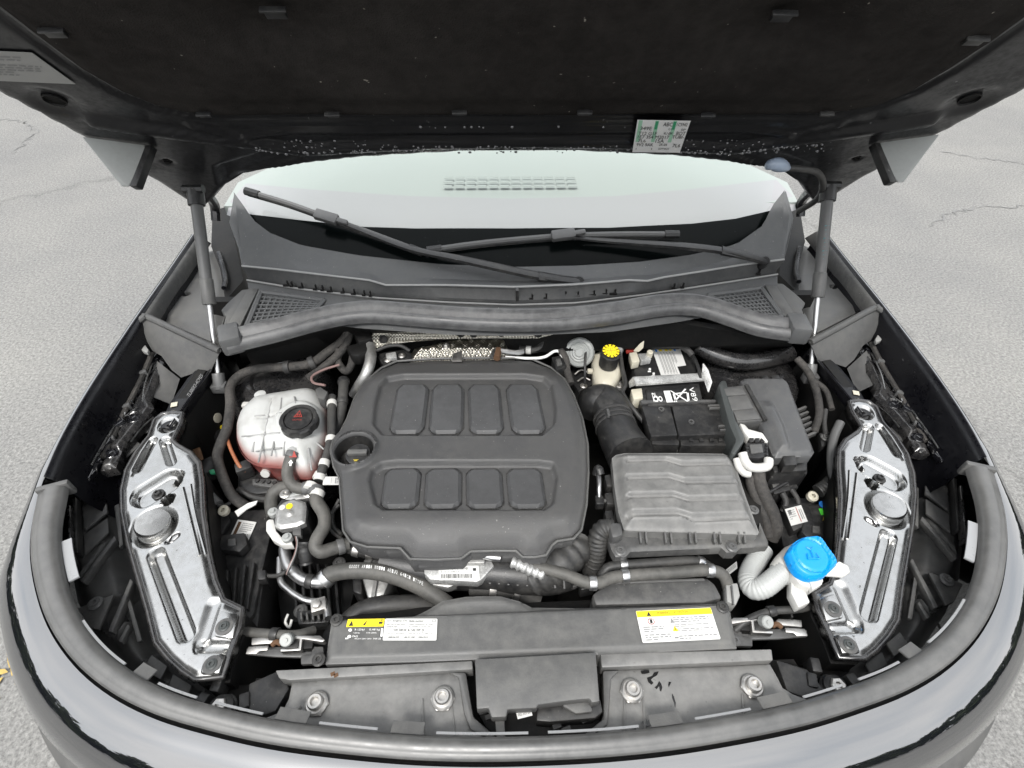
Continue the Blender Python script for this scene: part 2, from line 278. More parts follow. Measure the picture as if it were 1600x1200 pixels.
class MB:
    def __init__(s): s.v = []; s.f = []
    def add(s, vs, fs):
        b = len(s.v); s.v += [tuple(x) for x in vs]; s.f += [tuple(b+i for i in f) for f in fs]; return s
    def poly(s, pts): return s.add(pts, [tuple(range(len(pts)))])
    def prism(s, pts, z0, z1):
        n = len(pts); a = sum(pts[i][0]*pts[(i+1) % n][1]-pts[(i+1) % n][0]*pts[i][1] for i in range(n))
        if a < 0: pts = pts[::-1]
        zf0 = z0 if callable(z0) else (lambda x, y: z0); zf1 = z1 if callable(z1) else (lambda x, y: z1)
        vs = [(x, y, zf0(x, y)) for x, y in pts]+[(x, y, zf1(x, y)) for x, y in pts]
        fs = [tuple(range(n))[::-1], tuple(range(n, 2*n))]+[(i, (i+1) % n, n+(i+1) % n, n+i) for i in range(n)]
        return s.add(vs, fs)
    def slab(s, pts3, off):           # a planar 3d outline thickened along off
        n = len(pts3); P = [Vector(p) for p in pts3]; o = Vector(off)
        return s.add(P+[p+o for p in P], [tuple(range(n))[::-1], tuple(range(n, 2*n))]+[(i, (i+1) % n, n+(i+1) % n, n+i) for i in range(n)])
    def box(s, c, sz, rz=0., fr=None):
        m = fr if fr is not None else Matrix.Rotation(rz, 3, 'Z'); c = Vector(c)
        vs = [c+m @ Vector((sz[0]/2*i, sz[1]/2*j, sz[2]/2*k)) for k in (-1, 1) for j in (-1, 1) for i in (-1, 1)]
        return s.add(vs, [(0, 2, 3, 1), (4, 5, 7, 6), (0, 1, 5, 4), (2, 6, 7, 3), (1, 3, 7, 5), (0, 4, 6, 2)])
    def tube(s, pts, r, n=12, smooth=6, cap=True, rf=None, sx=1., sy=1.):
        P = catmull(pts, smooth) if smooth else [Vector(p) for p in pts]
        T = [(P[min(i+1, len(P)-1)]-P[max(i-1, 0)]).normalized() for i in range(len(P))]
        up = Vector((0, 0, 1)) if abs(T[0].z) < .9 else Vector((0, 1, 0))
        A = (up-T[0]*up.dot(T[0])).normalized(); vs = []; L = [0]
        for i in range(1, len(P)): L.append(L[-1]+(P[i]-P[i-1]).length)
        for i, p in enumerate(P):
            A = (A-T[i]*A.dot(T[i])).normalized(); B = T[i].cross(A)
            rr = rf(L[i], L[-1]) if rf else r
            for k in range(n):
                t = 2*math.pi*k/n; vs.append(p+A*(math.cos(t)*rr*sy)+B*(math.sin(t)*rr*sx))
        fs = [(i*n+k, i*n+(k+1) % n, (i+1)*n+(k+1) % n, (i+1)*n+k) for i in range(len(P)-1) for k in range(n)]
        if cap: fs += [tuple(range(n))[::-1], tuple((len(P)-1)*n+k for k in range(n))]
        return s.add(vs, fs)
    def lathe(s, prof, c, axis=(0, 0, 1), n=24, gear=None, cap=True):
        m = frame_to(axis); c = Vector(c); vs = []; fs = []
        for r, h in prof:
            for k in range(n):
                t = 2*math.pi*k/n; rr = r*(gear(k, h) if gear else 1)
                vs.append(c+m @ Vector((math.cos(t)*rr, math.sin(t)*rr, h)))
        for i in range(len(prof)-1):
            fs += [(i*n+k, i*n+(k+1) % n, (i+1)*n+(k+1) % n, (i+1)*n+k) for k in range(n)]
        if cap: fs += [tuple(range(n))[::-1], tuple((len(prof)-1)*n+k for k in range(n))]
        return s.add(vs, fs)
    def loft(s, curves, closed=False):
        n = len(curves[0]); vs = [p for c in curves for p in c]
        return s.add(vs, [(i*n+k, i*n+(k+1) % n, (i+1)*n+(k+1) % n, (i+1)*n+k) for i in range(len(curves)-1) for k in range(n if closed else n-1)])
    def mesh(s, name, bevel=0., seg=2, smooth=True, ang=38, flipx=False, merge=False):
        me = bpy.data.meshes.new(name)
        vs = [(-x, y, z) for x, y, z in s.v] if flipx else s.v
        me.from_pydata(vs, [], s.f)
        bm = bmesh.new(); bm.from_mesh(me)
        if merge: bmesh.ops.remove_doubles(bm, verts=bm.verts, dist=1e-5)
        if flipx: bmesh.ops.reverse_faces(bm, faces=bm.faces)
        if bevel:
            bmesh.ops.recalc_face_normals(bm, faces=bm.faces)
            ed = [e for e in bm.edges if len(e.link_faces) == 2 and e.calc_face_angle(0) > R(28)]
            bmesh.ops.bevel(bm, geom=ed, offset=bevel, segments=seg, profile=.5, affect='EDGES', clamp_overlap=True)
        bmesh.ops.recalc_face_normals(bm, faces=bm.faces)
        if smooth:
            for f in bm.faces: f.smooth = True
            for e in bm.edges:
                if len(e.link_faces) == 2 and e.calc_face_angle(0) > R(ang): e.smooth = False
        bm.to_mesh(me); bm.free(); return me
    def build(s, name, m, parent=None, label=None, **k):
        return put(name, s.mesh(name, **k), parent, m, label)

# ---- height fields: an outline filled with a fine mesh whose height follows a function
def sst(a, b, x):
    t = np.clip((x-a)/(b-a), 0, 1); return t*t*(3-2*t)
def seg_d(x, y, ax, ay, bx, by):
    dx, dy = bx-ax, by-ay; t = np.clip(((x-ax)*dx+(y-ay)*dy)/(dx*dx+dy*dy+1e-18), 0, 1)
    return np.hypot(x-ax-t*dx, y-ay-t*dy)
def poly_sd(x, y, P):               # negative inside
    d = np.full(x.shape, 1e9); ins = np.zeros(x.shape, bool); n = len(P)
    for i in range(n):
        ax, ay = P[i]; bx, by = P[(i+1) % n]
        d = np.minimum(d, seg_d(x, y, ax, ay, bx, by))
        c = ((ay > y) != (by > y)) & (x < (bx-ax)*(y-ay)/((by-ay) if by != ay else 1e-18)+ax)
        ins ^= c
    return np.where(ins, -d, d)
def clip_cell(P, x0, x1, y0, y1):
    for ax, lim, sg in ((0, x0, 1), (0, x1, -1), (1, y0, 1), (1, y1, -1)):
        Q = []; n = len(P)
        for i in range(n):
            a, b = P[i], P[(i+1) % n]; da, db = (a[ax]-lim)*sg, (b[ax]-lim)*sg
            if da >= 0: Q.append(a)
            if (da >= 0) != (db >= 0):
                t = da/(da-db); q = [a[0]+(b[0]-a[0])*t, a[1]+(b[1]-a[1])*t]; q[ax] = lim; Q.append(tuple(q))
        P = Q
        if len(P) < 3: return []
    return P
def relief(name, P, zf, res, depth, m, parent=None, fr=None, flipx=False, ang=50, label=None, draft=0.):
    n = len(P)
    if sum(P[i][0]*P[(i+1) % n][1]-P[(i+1) % n][0]*P[i][1] for i in range(n)) < 0: P = P[::-1]
    xs = [p[0] for p in P]; ys = [p[1] for p in P]
    nx = max(2, int((max(xs)-min(xs))/res)+2); ny = max(2, int((max(ys)-min(ys))/res)+2)
    gx = min(xs)-.37*res+res*np.arange(nx+1); gy = min(ys)-.37*res+res*np.arange(ny+1)
    X, Y = np.meshgrid(gx, gy, indexing='ij'); S = poly_sd(X, Y, P)
    key = {}; V = []; Fs = []
    def vid(x, y):
        k = (round(x*2e5), round(y*2e5)); i = key.get(k)
        if i is None: i = key[k] = len(V); V.append((x, y))
        return i
    for i in range(nx):
        for j in range(ny):
            q = (S[i, j], S[i+1, j], S[i+1, j+1], S[i, j+1])
            if max(q) < -res*.001 and (min(q) < -res*1.5 or max(q) < -res*.75):
                Fs.append((vid(gx[i], gy[j]), vid(gx[i+1], gy[j]), vid(gx[i+1], gy[j+1]), vid(gx[i], gy[j+1])))
            elif min(q) < res*1.5:
                c = clip_cell(P, gx[i], gx[i+1], gy[j], gy[j+1])
                if len(c) >= 3:
                    f = []
                    for x, y in c:
                        k = vid(x, y)
                        if k not in f: f.append(k)
                    if len(f) >= 3: Fs.append(tuple(f))
    A = np.array(V); D = -poly_sd(A[:, 0], A[:, 1], P)
    Z = zf(A[:, 0], A[:, 1], np.maximum(D, 0))
    VV = [(a, b, c) for (a, b), c in zip(V, np.broadcast_to(Z, (len(V),)))]
    if depth:
        cnt = {}
        for f in Fs:
            for a, b in zip(f, f[1:]+f[:1]): cnt[(a, b)] = cnt.get((a, b), 0)+1
        edge = [(a, b) for (a, b) in cnt if (b, a) not in cnt]; low = {}
        cx, cy = A.mean(0)
        for a, b in edge:
            for k in (a, b):
                if k not in low:
                    low[k] = len(VV); x, y, z = VV[k]; VV.append((x+(cx-x)*draft, y+(cy-y)*draft, z-depth))
            Fs.append((a, low[a], low[b], b))
    if fr is not None: VV = [tuple(fr @ Vector(p)) for p in VV]
    b = MB(); b.v = VV; b.f = Fs
    me = bpy.data.meshes.new(name); me.from_pydata([(-x, y, z) for x, y, z in VV] if flipx else VV, [], [f[::-1] for f in Fs] if flipx else Fs)
    bm = bmesh.new(); bm.from_mesh(me)
    for f in bm.faces: f.smooth = True
    for e in bm.edges:
        if len(e.link_faces) == 2 and e.calc_face_angle(0) > R(ang): e.smooth = False
    bm.to_mesh(me); bm.free()
    return put(name, me, parent, m, label)

# ---- small hardware
def bolt(parent, c, r=.008, axis=(0, 0, 1), m='steel', washer=True, name='bolt', wm=None):
    c = Vector(c)
    b = MB()
    if washer: b.lathe([(r*1.75, 0), (r*1.75, r*.22), (r*1.55, r*.35)], c, axis, 20)
    h0 = r*.35 if washer else 0
    b.lathe([(r*1.02, h0), (r*1.02, h0+r*.75), (r*.85, h0+r*.95), (r*.5, h0+r*.95), (r*.45, h0+r*.5)], c, axis, 6)
    return b.build(name, m, parent, ang=25)
def screw(parent, c, r=.007, axis=(0, 0, 1), m='black', name='screw'):
    b = MB(); b.lathe([(r*1.7, 0), (r*1.7, r*.3), (r*1.3, r*.55), (r*1.0, r*.55), (r*1.0, r*.9), (r*.6, r*.9), (r*.5, r*.4)], c, axis, 18)
    return b.build(name, m, parent, ang=25)
def font_mesh(body):
    cu = bpy.data.curves.new('lettering', 'FONT'); cu.body = body; cu.size = 1; cu.resolution_u = 2
    o = bpy.data.objects.new('lettering', cu); COL.objects.link(o)
    dg = bpy.context.evaluated_depsgraph_get(); dg.update()
    me = bpy.data.meshes.new_from_object(o.evaluated_get(dg)); bpy.data.objects.remove(o); bpy.data.curves.remove(cu)
    me.materials.clear(); return me
class Flat:      # a flat frame on a surface: origin bottom-left, u to the right, v up the sheet, n outwards
    def __init__(s, p00, p10, p01, toward=None):
        s.o = Vector(p00); s.u = Vector(p10)-s.o; s.v = Vector(p01)-s.o; s.n = s.u.cross(s.v).normalized()
        if toward is not None and s.n.dot(Vector(toward)-s.o) < 0: s.n = -s.n
    def at(s, u, v, h=0.): return s.o+s.u*u+s.v*v+s.n*h
    def sheet(s, name, m, parent, u0=0, v0=0, u1=1, v1=1, h=.0008, cut=0., t=.0005, label=None):
        c = cut; k = s.u.length/s.v.length
        uv = [(u0, v0), (u1, v0), (u1, v1), (u0, v1)] if not c else [(u0+c, v0), (u1-c, v0), (u1, v0+c*k), (u1, v1-c*k), (u1-c, v1), (u0+c, v1), (u0, v1-c*k), (u0, v0+c*k)]
        b = MB(); b.slab([s.at(u, v, h-t) for u, v in uv], s.n*t); return b.build(name, m, parent, smooth=False, label=label)
    def text(s, body, u0, v0, u1, v1, m, parent, h=.0011, name='lettering', rot=0):
        me = font_mesh(body); co = np.empty(len(me.vertices)*3); me.vertices.foreach_get('co', co); co = co.reshape(-1, 3)
        a, b = co.min(0), co.max(0); w = np.maximum(b-a, 1e-6); q = (co-a)/w
        if rot: q = np.stack([1-q[:, 1], q[:, 0], q[:, 2]], 1) if rot > 0 else np.stack([q[:, 1], 1-q[:, 0], q[:, 2]], 1)
        for i, vx in enumerate(me.vertices): vx.co = s.at(u0+(u1-u0)*q[i, 0], v0+(v1-v0)*q[i, 1], h)
        return put(name, me, parent, m)
    def marks(s, polys, m, parent, h=.0011, name='print_mark'):
        b = MB()
        for P in polys: b.poly([s.at(u, v, h) for u, v in P])
        return b.build(name, m, parent, smooth=False)
def circ(u, v, ru, rv, n=16): return [(u+ru*math.cos(2*math.pi*k/n), v+rv*math.sin(2*math.pi*k/n)) for k in range(n)]
def rect(u0, v0, u1, v1): return [(u0, v0), (u1, v0), (u1, v1), (u0, v1)]
def lines(u0, u1, v1, v0, rows, seed=1, hh=.45):
    rnd = random.Random(seed); out = []; dv = (v1-v0)/rows
    for r in range(rows):
        v = v1-dv*(r+1)+dv*.25; u = u0; end = u1 if r < rows-1 else u0+(u1-u0)*rnd.uniform(.3, .8)
        while u < end:
            w = min(rnd.uniform(.025, .09), end-u); out.append(rect(u, v, u+w, v+dv*hh)); u += w+.018
    return out
# ================================================================== ground
g = MB(); g.poly([(-120, -120, 0), (120, -120, 0), (120, 120, 0), (-120, 120, 0)])
ground = g.build('ground', 'asphalt', smooth=False); ground['kind'] = 'structure'
# unseen ring of trees, added so the paint has something dark to reflect
M['leaves'] = mat('added_foliage', (.045, .06, .03), .8, .2, var=.6, vcol=(.09, .11, .05), vscale=.5)
rw = random.Random(21); tv = []; tf_ = []
for k in range(90):
    a = 2*math.pi*(k+rw.random()*.6)/90; r = rw.uniform(23, 31); h = rw.uniform(4, 8); wd = rw.uniform(1.6, 3.0); cx, cy = r*math.cos(a), r*math.sin(a)
    for _ in range(230):
        th, ph, q_ = rw.uniform(0, 6.283), rw.uniform(-1, 1), rw.uniform(.55, 1)
        c = Vector((cx+wd*q_*math.cos(th)*math.sqrt(1-ph*ph), cy+wd*q_*math.sin(th)*math.sqrt(1-ph*ph), h*.52+h*.5*q_*ph)); s_ = rw.uniform(.4, .95)
        u_ = Vector((rw.uniform(-1, 1), rw.uniform(-1, 1), rw.uniform(-1, 1))).normalized(); w_ = u_.cross(Vector((rw.uniform(-1, 1), rw.uniform(-1, 1), rw.uniform(-1, 1)))).normalized()
        i = len(tv); tv += [c+u_*s_, c+w_*s_*.7, c-u_*s_*.8, c-w_*s_*.6]; tf_.append((i, i+1, i+2, i+3))
b = MB(); b.add(tv, tf_); wood = b.build('added_trees', 'leaves', smooth=False); wood['kind'] = 'stuff'; wood['label'] = 'unseen ring of trees added for the paint to reflect'; wood['category'] = 'wood'
M['crack'] = mat('asphalt_crack', (.19, .19, .186), .9, .2)
rg = random.Random(4)
for pts in ([(1452, 352), (1480, 338), (1510, 327), (1545, 322), (1580, 324), (1630, 318)], [(24, 238), (40, 222), (56, 208), (44, 198), (30, 190), (0, 186)], [(1475, 238), (1520, 246), (1570, 252), (1620, 262)]):
    P_ = [p+Vector((rg.uniform(-.03, .03), rg.uniform(-.03, .03), .004)) for p in catmull([W(a, c, 0) for a, c in pts], 7)]
    L_ = []; R2_ = []
    for i, p in enumerate(P_):
        w = rg.uniform(.002, .007); d = (P_[min(i+1, len(P_)-1)]-P_[max(i-1, 0)]).normalized(); n = Vector((-d.y, d.x, 0)); L_.append(p+n*w); R2_.append(p-n*w)
    b = MB(); b.loft([L_, R2_]); b.build('crack', 'crack', ground, smooth=False)

# ================================================================== the car
car = thing('car', 'black car with its hood propped open over the engine bay', 'car', (0, .9, 0))
def Wf(px, py, zf, k=5):
    z = zf(0, .5)
    for _ in range(k): p = W(px, py, z); z = zf(p.x, p.y)
    return p
def resample(P, n):
    P = [Vector(p) for p in P]; L = [0.]
    for i in range(1, len(P)): L.append(L[-1]+(P[i]-P[i-1]).length)
    out = []; j = 0
    for k in range(n):
        s = L[-1]*k/(n-1)
        while j < len(P)-2 and L[j+1] < s: j += 1
        t = (s-L[j])/max(1e-9, L[j+1]-L[j]); out.append(P[j].lerp(P[j+1], min(1, max(0, t))))
    return out
def mirror(P): return [Vector((-p[0], p[1], p[2])) for p in P]

# --- hood opening edge, left half rear to front centre, then mirrored
edge_px = [(302, 366, 1.045), (262, 425, 1.04), (215, 492, 1.032), (168, 562, 1.022), (125, 630, 1.012), (92, 690, 1.004), (68, 745, .998)]
edgeL = [W(*p) for p in edge_px]
seal_px = [(84, 766, 1.0), (73, 830, .992), (77, 890, .985), (96, 955, .976), (134, 1014, .968), (188, 1061, .961), (258, 1097, .955), (345, 1123, .949), (450, 1145, .945), (600, 1162, .941), (720, 1168, .94)]
sealL = [W(*p) for p in seal_px]
seal_half = sealL+[Vector((0, sealL[-1].y-.002, .94))]
seal_path = catmull(seal_half[:-1]+[seal_half[-1]]+mirror(seal_half[:-1])[::-1], 5)
def outward(P):       # horizontal outward normals of a path that runs left rear -> front -> right rear
    out = []
    for i in range(len(P)):
        t = P[min(i+1, len(P)-1)]-P[max(i-1, 0)]; out.append(Vector((t.y, -t.x, 0)).normalized())
    return out
def offset(P, w, dz=0.): return [p+n*w+Vector((0, 0, dz)) for p, n in zip(P, outward(P))]
b = MB(); b.tube(seal_path, .02, 14, 0, sx=.021, sy=.0135) if False else None
# seal cross-section: a wide bulb with a lip on its outer side
sec = [(-.019, -.006), (-.017, .004), (-.009, .010), (.002, .011), (.010, .007), (.013, .005), (.018, .004), (.0225, -.001), (.021, -.008)]
nrm = outward(seal_path); swd = lambda p: .64+.36*min(1, max(0, (p.y-.2)/.28)); cur = [[p+n*u*swd(p)+Vector((0, 0, h*swd(p))) for p, n in zip(seal_path, nrm)] for u, h in sec]
b = MB(); b.loft(cur)
b.build('hood_seal', 'seal', car, ang=70, label='grey rubber seal around the front of the engine bay')

gut = [[p+n*u*swd(p)+Vector((0, 0, h)) for p, n in zip(seal_path, nrm)] for u, h in ((.012, -.012), (.02, -.022), (.034, -.022), (.034, -.012))]
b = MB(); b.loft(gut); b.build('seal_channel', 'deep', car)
# --- painted shell: fenders and nose
shell_top = catmull(edgeL, 4); so_ = [p+n*.0285*swd(p)+Vector((0, 0, -.010)) for p, n in zip(seal_path, outward(seal_path))]
half_n = len(so_)//2
front = so_
full = shell_top[:-1]+front+mirror(shell_top[:-1])[::-1]
nf = len(shell_top)-1
prof_side = [(0, 0), (.004, .0), (.012, -.008), (.026, -.05), (.04, -.12), (.055, -.25), (.06, -.5)]
prof_front = [(0, 0), (.012, -.001), (.034, -.010), (.058, -.032), (.076, -.07), (.084, -.14), (.086, -.42)]
def shell_curves():
    N_ = outward(full); cs = []
    # smooth the normals a little
    for _ in range(4): N_ = [(N_[max(i-1, 0)]+N_[i]*2+N_[min(i+1, len(N_)-1)]).normalized() for i in range(len(N_))]
    for k in range(7):
        c = []
        for i, p in enumerate(full):
            j = min(i, len(full)-1-i); t = min(1., max(0., (j-nf+6)/14.)); t = t*t*(3-2*t)
            u = prof_side[k][0]*(1-t)+prof_front[k][0]*t; h = prof_side[k][1]*(1-t)+prof_front[k][1]*t
            q = p+N_[i]*u; q.z += h; c.append(q)
        cs.append(c)
    return cs
SCV = shell_curves()
i0, i1 = nf-2, len(full)-1-nf+2
def shell_part(name, a, z, label):
    b = MB(); b.loft([c[a:z] for c in SCV]); return b.build(name, 'paint', car, ang=60, label=label)
shell_part('fender', 0, i0+1, 'black fender on the left of the picture')
nose = shell_part('nose_panel', i0, i1+1, 'glossy black nose panel in front of the seal')
shell_part('fender', i1, len(full), 'black fender on the right of the picture')
# grey lower trim edge showing past the nose corners
b = MB(); low = [[p+Vector((0, 0, -.02))*0 for p in SCV[5]]]
N2 = outward(full); trim = [[q+n*w+Vector((0, 0, dz)) for q, n in zip(SCV[5], N2)] for w, dz in ((.002, -.02), (.026, -.045), (.03, -.09), (.0, -.2))]
b.loft([c[i0-4:i1+5] for c in trim]); b.build('bumper_trim', 'plastic_l', car, ang=60)

# --- shut-line flange just inside the seal: short strips, coloured for the sky they reflect, with tabs between them
def strip(P, a, z, w0, w1, h0, h1, name, m, t=.0025):
    q0 = offset(P, w0, h0)[a:z]; q1 = offset(P, w1, h1)[a:z]
    b = MB(); b.loft([q0, q1, [p-Vector((0, 0, t)) for p in q1], [p-Vector((0, 0, t)) for p in q0], q0]); return b.build(name, m, car, ang=30)
SP = resample(seal_path, 221)
def sidx(px, py): w = W(px, py, .95); return min(range(len(SP)), key=lambda i: (SP[i]-w).xy.length)
tabs = [(214, 1076, 2), (450, 1138, 3), (640, 1150, 3), (1056, 1136, 3), (1230, 1108, 3), (1440, 1032, 2)]
ti = sorted((sidx(a, c), w) for a, c, w in tabs)
for i, w in ti: strip(SP, i-w, i+w, -.027, -.012, -.005, -.001, 'seal_tab', 'plastic_l')
bounds = [30]+[v for i, w in ti for v in (i-w-1, i+w+1)]+[190]
for a, z in zip(bounds[0::2], bounds[1::2]):
    m_ = (a+z)//2
    for a2, z2 in (((a, m_-1), (m_+1, z)) if z-a > 14 else ((a, z),)):
        if z2-a2 > 2: strip(SP, a2, z2, -.0165, -.0135, .0, .001, 'flange_strip', 'flange')
strip(SP, 12, 22, -.030, -.017, -.004, -.004, 'flange_strip', 'flange'); strip(SP, 198, 208, -.030, -.017, -.004, -.004, 'flange_strip', 'flange')
# end caps of the seal standing up behind the nose corners
for sg in (0, 1):
    e = sealL[0]; b = MB()
    d = (sealL[0]-sealL[1]).normalized()
    b.box(e+d*.004+Vector((0, 0, -.006)), (.046, .01, .03), math.atan2(d.y, d.x)-R(90)); b.build('seal_end', 'plastic_l', car, bevel=.003, flipx=bool(sg))

# --- inner side of the fenders and the tub of the bay
def inb(p):      # keep a point inside the fender line
    ys = [q.y for q in shell_top][::-1]; xs = [q.x for q in shell_top][::-1]
    lim = float(np.interp(p.y, ys, xs))+.022
    if p.x < lim: p = Vector((lim, p.y, p.z))
    return p
def run_(pts): return [W(*p) for p in pts]
def inner_wall(sg):
    P = shell_top; N_ = outward(P)
    cs = [[p+n*u+Vector((0, 0, h)) for p, n in zip(P, N_)] for u, h in ((0, 0), (-.004, -.001), (-.010, -.02), (-.022, -.09), (-.045, -.15), (-.085, -.18), (-.115, -.25), (-.12, -.45))]
    b = MB(); b.loft(cs); b.build('inner_fender', 'paint_in', car, ang=70, flipx=sg)
    # stepped bracket rail screwed along the inner fender
    zr = lambda x, y: .925+.07*(y-.6)
    o = [tuple(inb(Wf(a, c, zr))[:2]) for a, c in [(243, 553), (254, 561), (243, 590), (232, 622), (238, 634), (214, 664), (190, 694), (178, 727), (152, 733), (116, 716), (122, 698), (152, 672), (160, 655), (173, 640), (184, 612), (198, 598), (206, 572), (222, 560)]]
    q = lambda a, c: tuple(Wf(a, c, zr)[:2])
    def zf(x, y, d):
        z = .925+.07*(y-.6)-.008*(1-sst(0, .008, d))
        for (a, c, r, hh) in ((207, 651, .016, -.007), (171, 706, .017, -.008), (184, 680, .009, -.006), (150, 712, .007, .006)):
            cx, cy = q(a, c); z = z+hh*(1-sst(r*.55, r, np.hypot(x-cx, y-cy)))
        return z
    br = relief('fender_bracket', o, zf, .0035, .02, 'gloss_d', car, flipx=sg, ang=60)
    for a, c in ((207, 651), (171, 706)):
        p = Wf(a, c, zr); p.z -= .006
        if sg: p.x = -p.x
        bolt(br, p, .007, m='paint_br')
    for a, c, w, l, rz in ((222, 568, .012, .012, 20), (215, 585, .012, .016, 20), (208, 602, .012, .012, 15), (206, 615, .01, .014, 15), (187, 664, .01, .018, 35), (152, 600, .006, .03, 5), (98, 735, .004, .05, -8), (140, 700, .004, .03, 12), (240, 570, .006, .03, 18), (228, 590, .005, .02, 10), (166, 640, .006, .02, 30), (178, 630, .012, .008, 40), (195, 632, .008, .01, 20), (160, 690, .008, .012, 10), (128, 722, .01, .008, 30), (148, 656, .004, .03, -50), (120, 745, .006, .02, 10)):
        p = inb(Wf(a, c, zr)); p.z += .002
        b = MB(); b.box(p, (w, l, .012), R(-rz)); b.build('bracket_clip', 'paint_br', br, bevel=.002, flipx=sg)
    for k_, (pts, zz) in enumerate((([(168, 566), (196, 572), (200, 600), (180, 618), (158, 612), (168, 566)], .945), ([(122, 652), (150, 646), (166, 664), (150, 684), (112, 690), (122, 652)], .925), ([(164, 664), (130, 690), (112, 716), (108, 728)], .94), ([(146, 690), (138, 712)], .938), ([(92, 752), (104, 722), (128, 716)], .93), ([(180, 640), (196, 650), (214, 636)], .94), ([(200, 560), (222, 556), (244, 548)], .955), ([(236, 566), (226, 600), (222, 628)], .95), ([(205, 690), (222, 668), (240, 652)], .94))):
        b = MB(); b.tube([inb(W(a_, c_, zz)) for a_, c_ in pts], .0018, 6, 3); b.build('flange_highlight', 'gloss', car, flipx=sg)  # flange edges traced bright, their highlights put into the colour
    for pts, zz in (([(170, 568), (194, 574), (198, 598), (180, 614), (162, 608)], .935), ([(124, 656), (148, 650), (162, 665), (148, 680), (116, 686)], .915), ([(176, 690), (208, 684), (222, 696), (190, 724), (176, 728)], .9), ([(214, 640), (246, 650), (236, 676), (212, 682)], .9)):
        b = MB(); b.slab([inb(W(a_, c_, zz)) for a_, c_ in pts], (0, 0, .004)); b.build('fender_plate', 'baffle', car, bevel=.002, flipx=sg)
    for k_ in range(9):          # ribbed liner down the inner fender
        a_ = inb(W(196-k_*10.5, 600+k_*15, .93-.002*k_)); c_ = inb(W(214-k_*9.5, 618+k_*14, .905-.002*k_))
        b = MB(); b.slab([a_, c_, c_+Vector((.002, .009, .003)), a_+Vector((.002, .009, .003))], (0, 0, .008)); b.build('liner_rib', 'baffle', car, bevel=.001, flipx=sg)
    hp_ = [inb(W(x_, y_, z_)) for x_, y_, z_ in ((226, 552, .965), (200, 592, .95), (176, 636, .94), (150, 680, .93), (128, 716, .925))]
    b = MB(); b.tube(hp_, .0055, 8, 5); b.build('fender_harness', 'tape', car, flipx=sg)
    for f_ in (.2, .5, .8):
        p_ = catmull(hp_, 10)[int(f_*40)]; b = MB(); b.box(p_, (.014, .01, .014), .6); b.build('harness_clip', 'strut', car, bevel=.002, flipx=sg)
    # upright plastic baffle across the gutter and the curved shell below it
    tp = [(213, 505, 1.018), (218, 497, 1.024), (232, 496, 1.024), (290, 523, 1.018), (345, 548, 1.008)]
    lo = [(330, 578, .96), (300, 584, .945), (283, 590, .94), (268, 578, .95), (252, 556, .965), (238, 548, .97), (226, 528, .985)]
    P3 = [W(*p) for p in tp+lo]
    b = MB(); b.slab(P3, (0, .010, 0)); b.tube([W(216, 503, 1.02), W(225, 496, 1.026), W(232, 496, 1.024), W(290, 523, 1.018), W(343, 548, 1.008)], .007, 8, 4)
    b.build('splash_baffle', 'baffle', car, bevel=.002, ang=45, flipx=sg)
    cs = []
    for k in range(7):
        t = k/6; bow = math.sin(t*math.pi)*.02
        a = W(243+t*38, 562+t*30, .95-.01*t); c = W(228+t*40, 616+t*16, .925); m_ = (a+c)/2+Vector((-.0, 0, -bow)); cs.append([a, m_, c])
    b = MB(); b.loft(cs); b.build('wheel_arch_shell', 'baffle', car, ang=70, flipx=sg)
    b = MB(); e1 = [W(x, y, .985) for x, y in [(208, 525), (216, 524), (232, 546), (230, 551), (222, 548), (212, 536)]]
    b.slab(e1, (0, 0, -.01)); b.build('foam_pad', 'label_g', car, bevel=.002, flipx=sg)
    # gutter behind the baffle
    o = XY([(332, 388), (352, 440), (350, 490), (345, 538), (240, 492), (292, 405)], .985)
    relief('gutter_panel', o, lambda x, y, d: .985-.006*(1-sst(0, .02, d))-.03*(1-sst(.006, .009, np.hypot(x-W(291, 459, .985).x, y-W(291, 459, .985).y))), .004, .02, 'plastic_l', car, flipx=sg)
    lip = [W(*p) for p in ((309, 368, 1.04), (268, 428, 1.036), (226, 490, 1.03))]; lip2 = [W(*p) for p in ((330, 380, 1.0), (290, 440, .997), (250, 500, .992))]
    b = MB(); b.loft([resample(lip, 12), resample([p+Vector((.006, 0, -.004)) for p in lip], 12), resample(lip2, 12)]); b.build('gutter_lip', 'plastic', car, ang=60, flipx=sg)
    # hinge corner beside the cowl
    b = MB(); b.prism(XY([(332, 330), (368, 318), (366, 372), (380, 438), (352, 470), (344, 420), (330, 385)], 1.0), .8, 1.0); b.build('hinge_pocket', 'deep', car, flipx=sg)
    b = MB(); b.tube([W(342, 395, 1.01), W(352, 430, 1.01), W(350, 450, 1.01)], .006, 8, 4); b.tube([W(338, 345, 1.06), W(335, 320, 1.1), W(322, 300, 1.18)], .012, 8, 4); b.build('hood_hinge', 'paint_in', car, flipx=sg)
    b = MB(); b.prism(XY([(378, 452), (402, 450), (392, 470), (370, 505), (362, 525), (346, 520), (352, 494), (345, 484), (356, 472)], 1.03), 1.0, 1.03)
    b.build('cowl_corner', 'plastic_l', car, bevel=.003, flipx=sg)
    b = MB(); b.slab([W(352, 494, 1.028), W(344, 518, 1.02), W(322, 558, .98), W(330, 540, .99)], (.004, 0, -.02)); b.build('corner_web', 'plastic_l', car, flipx=sg)
    # longitudinal rail and tower wall inside the fender
    r0, r1, r2 = W(338, 552, .965), W(302, 604, .958), W(256, 668, .95)
    b = MB(); b.prism(XY([(336, 552), (343, 560), (304, 612), (264, 668), (246, 664), (262, 630), (292, 590), (318, 566)], .955), .93, lambda x, y: .95+.03*(y-.7)); rl = b.build('wing_rail', 'paint_in', car, bevel=.002, flipx=sg)
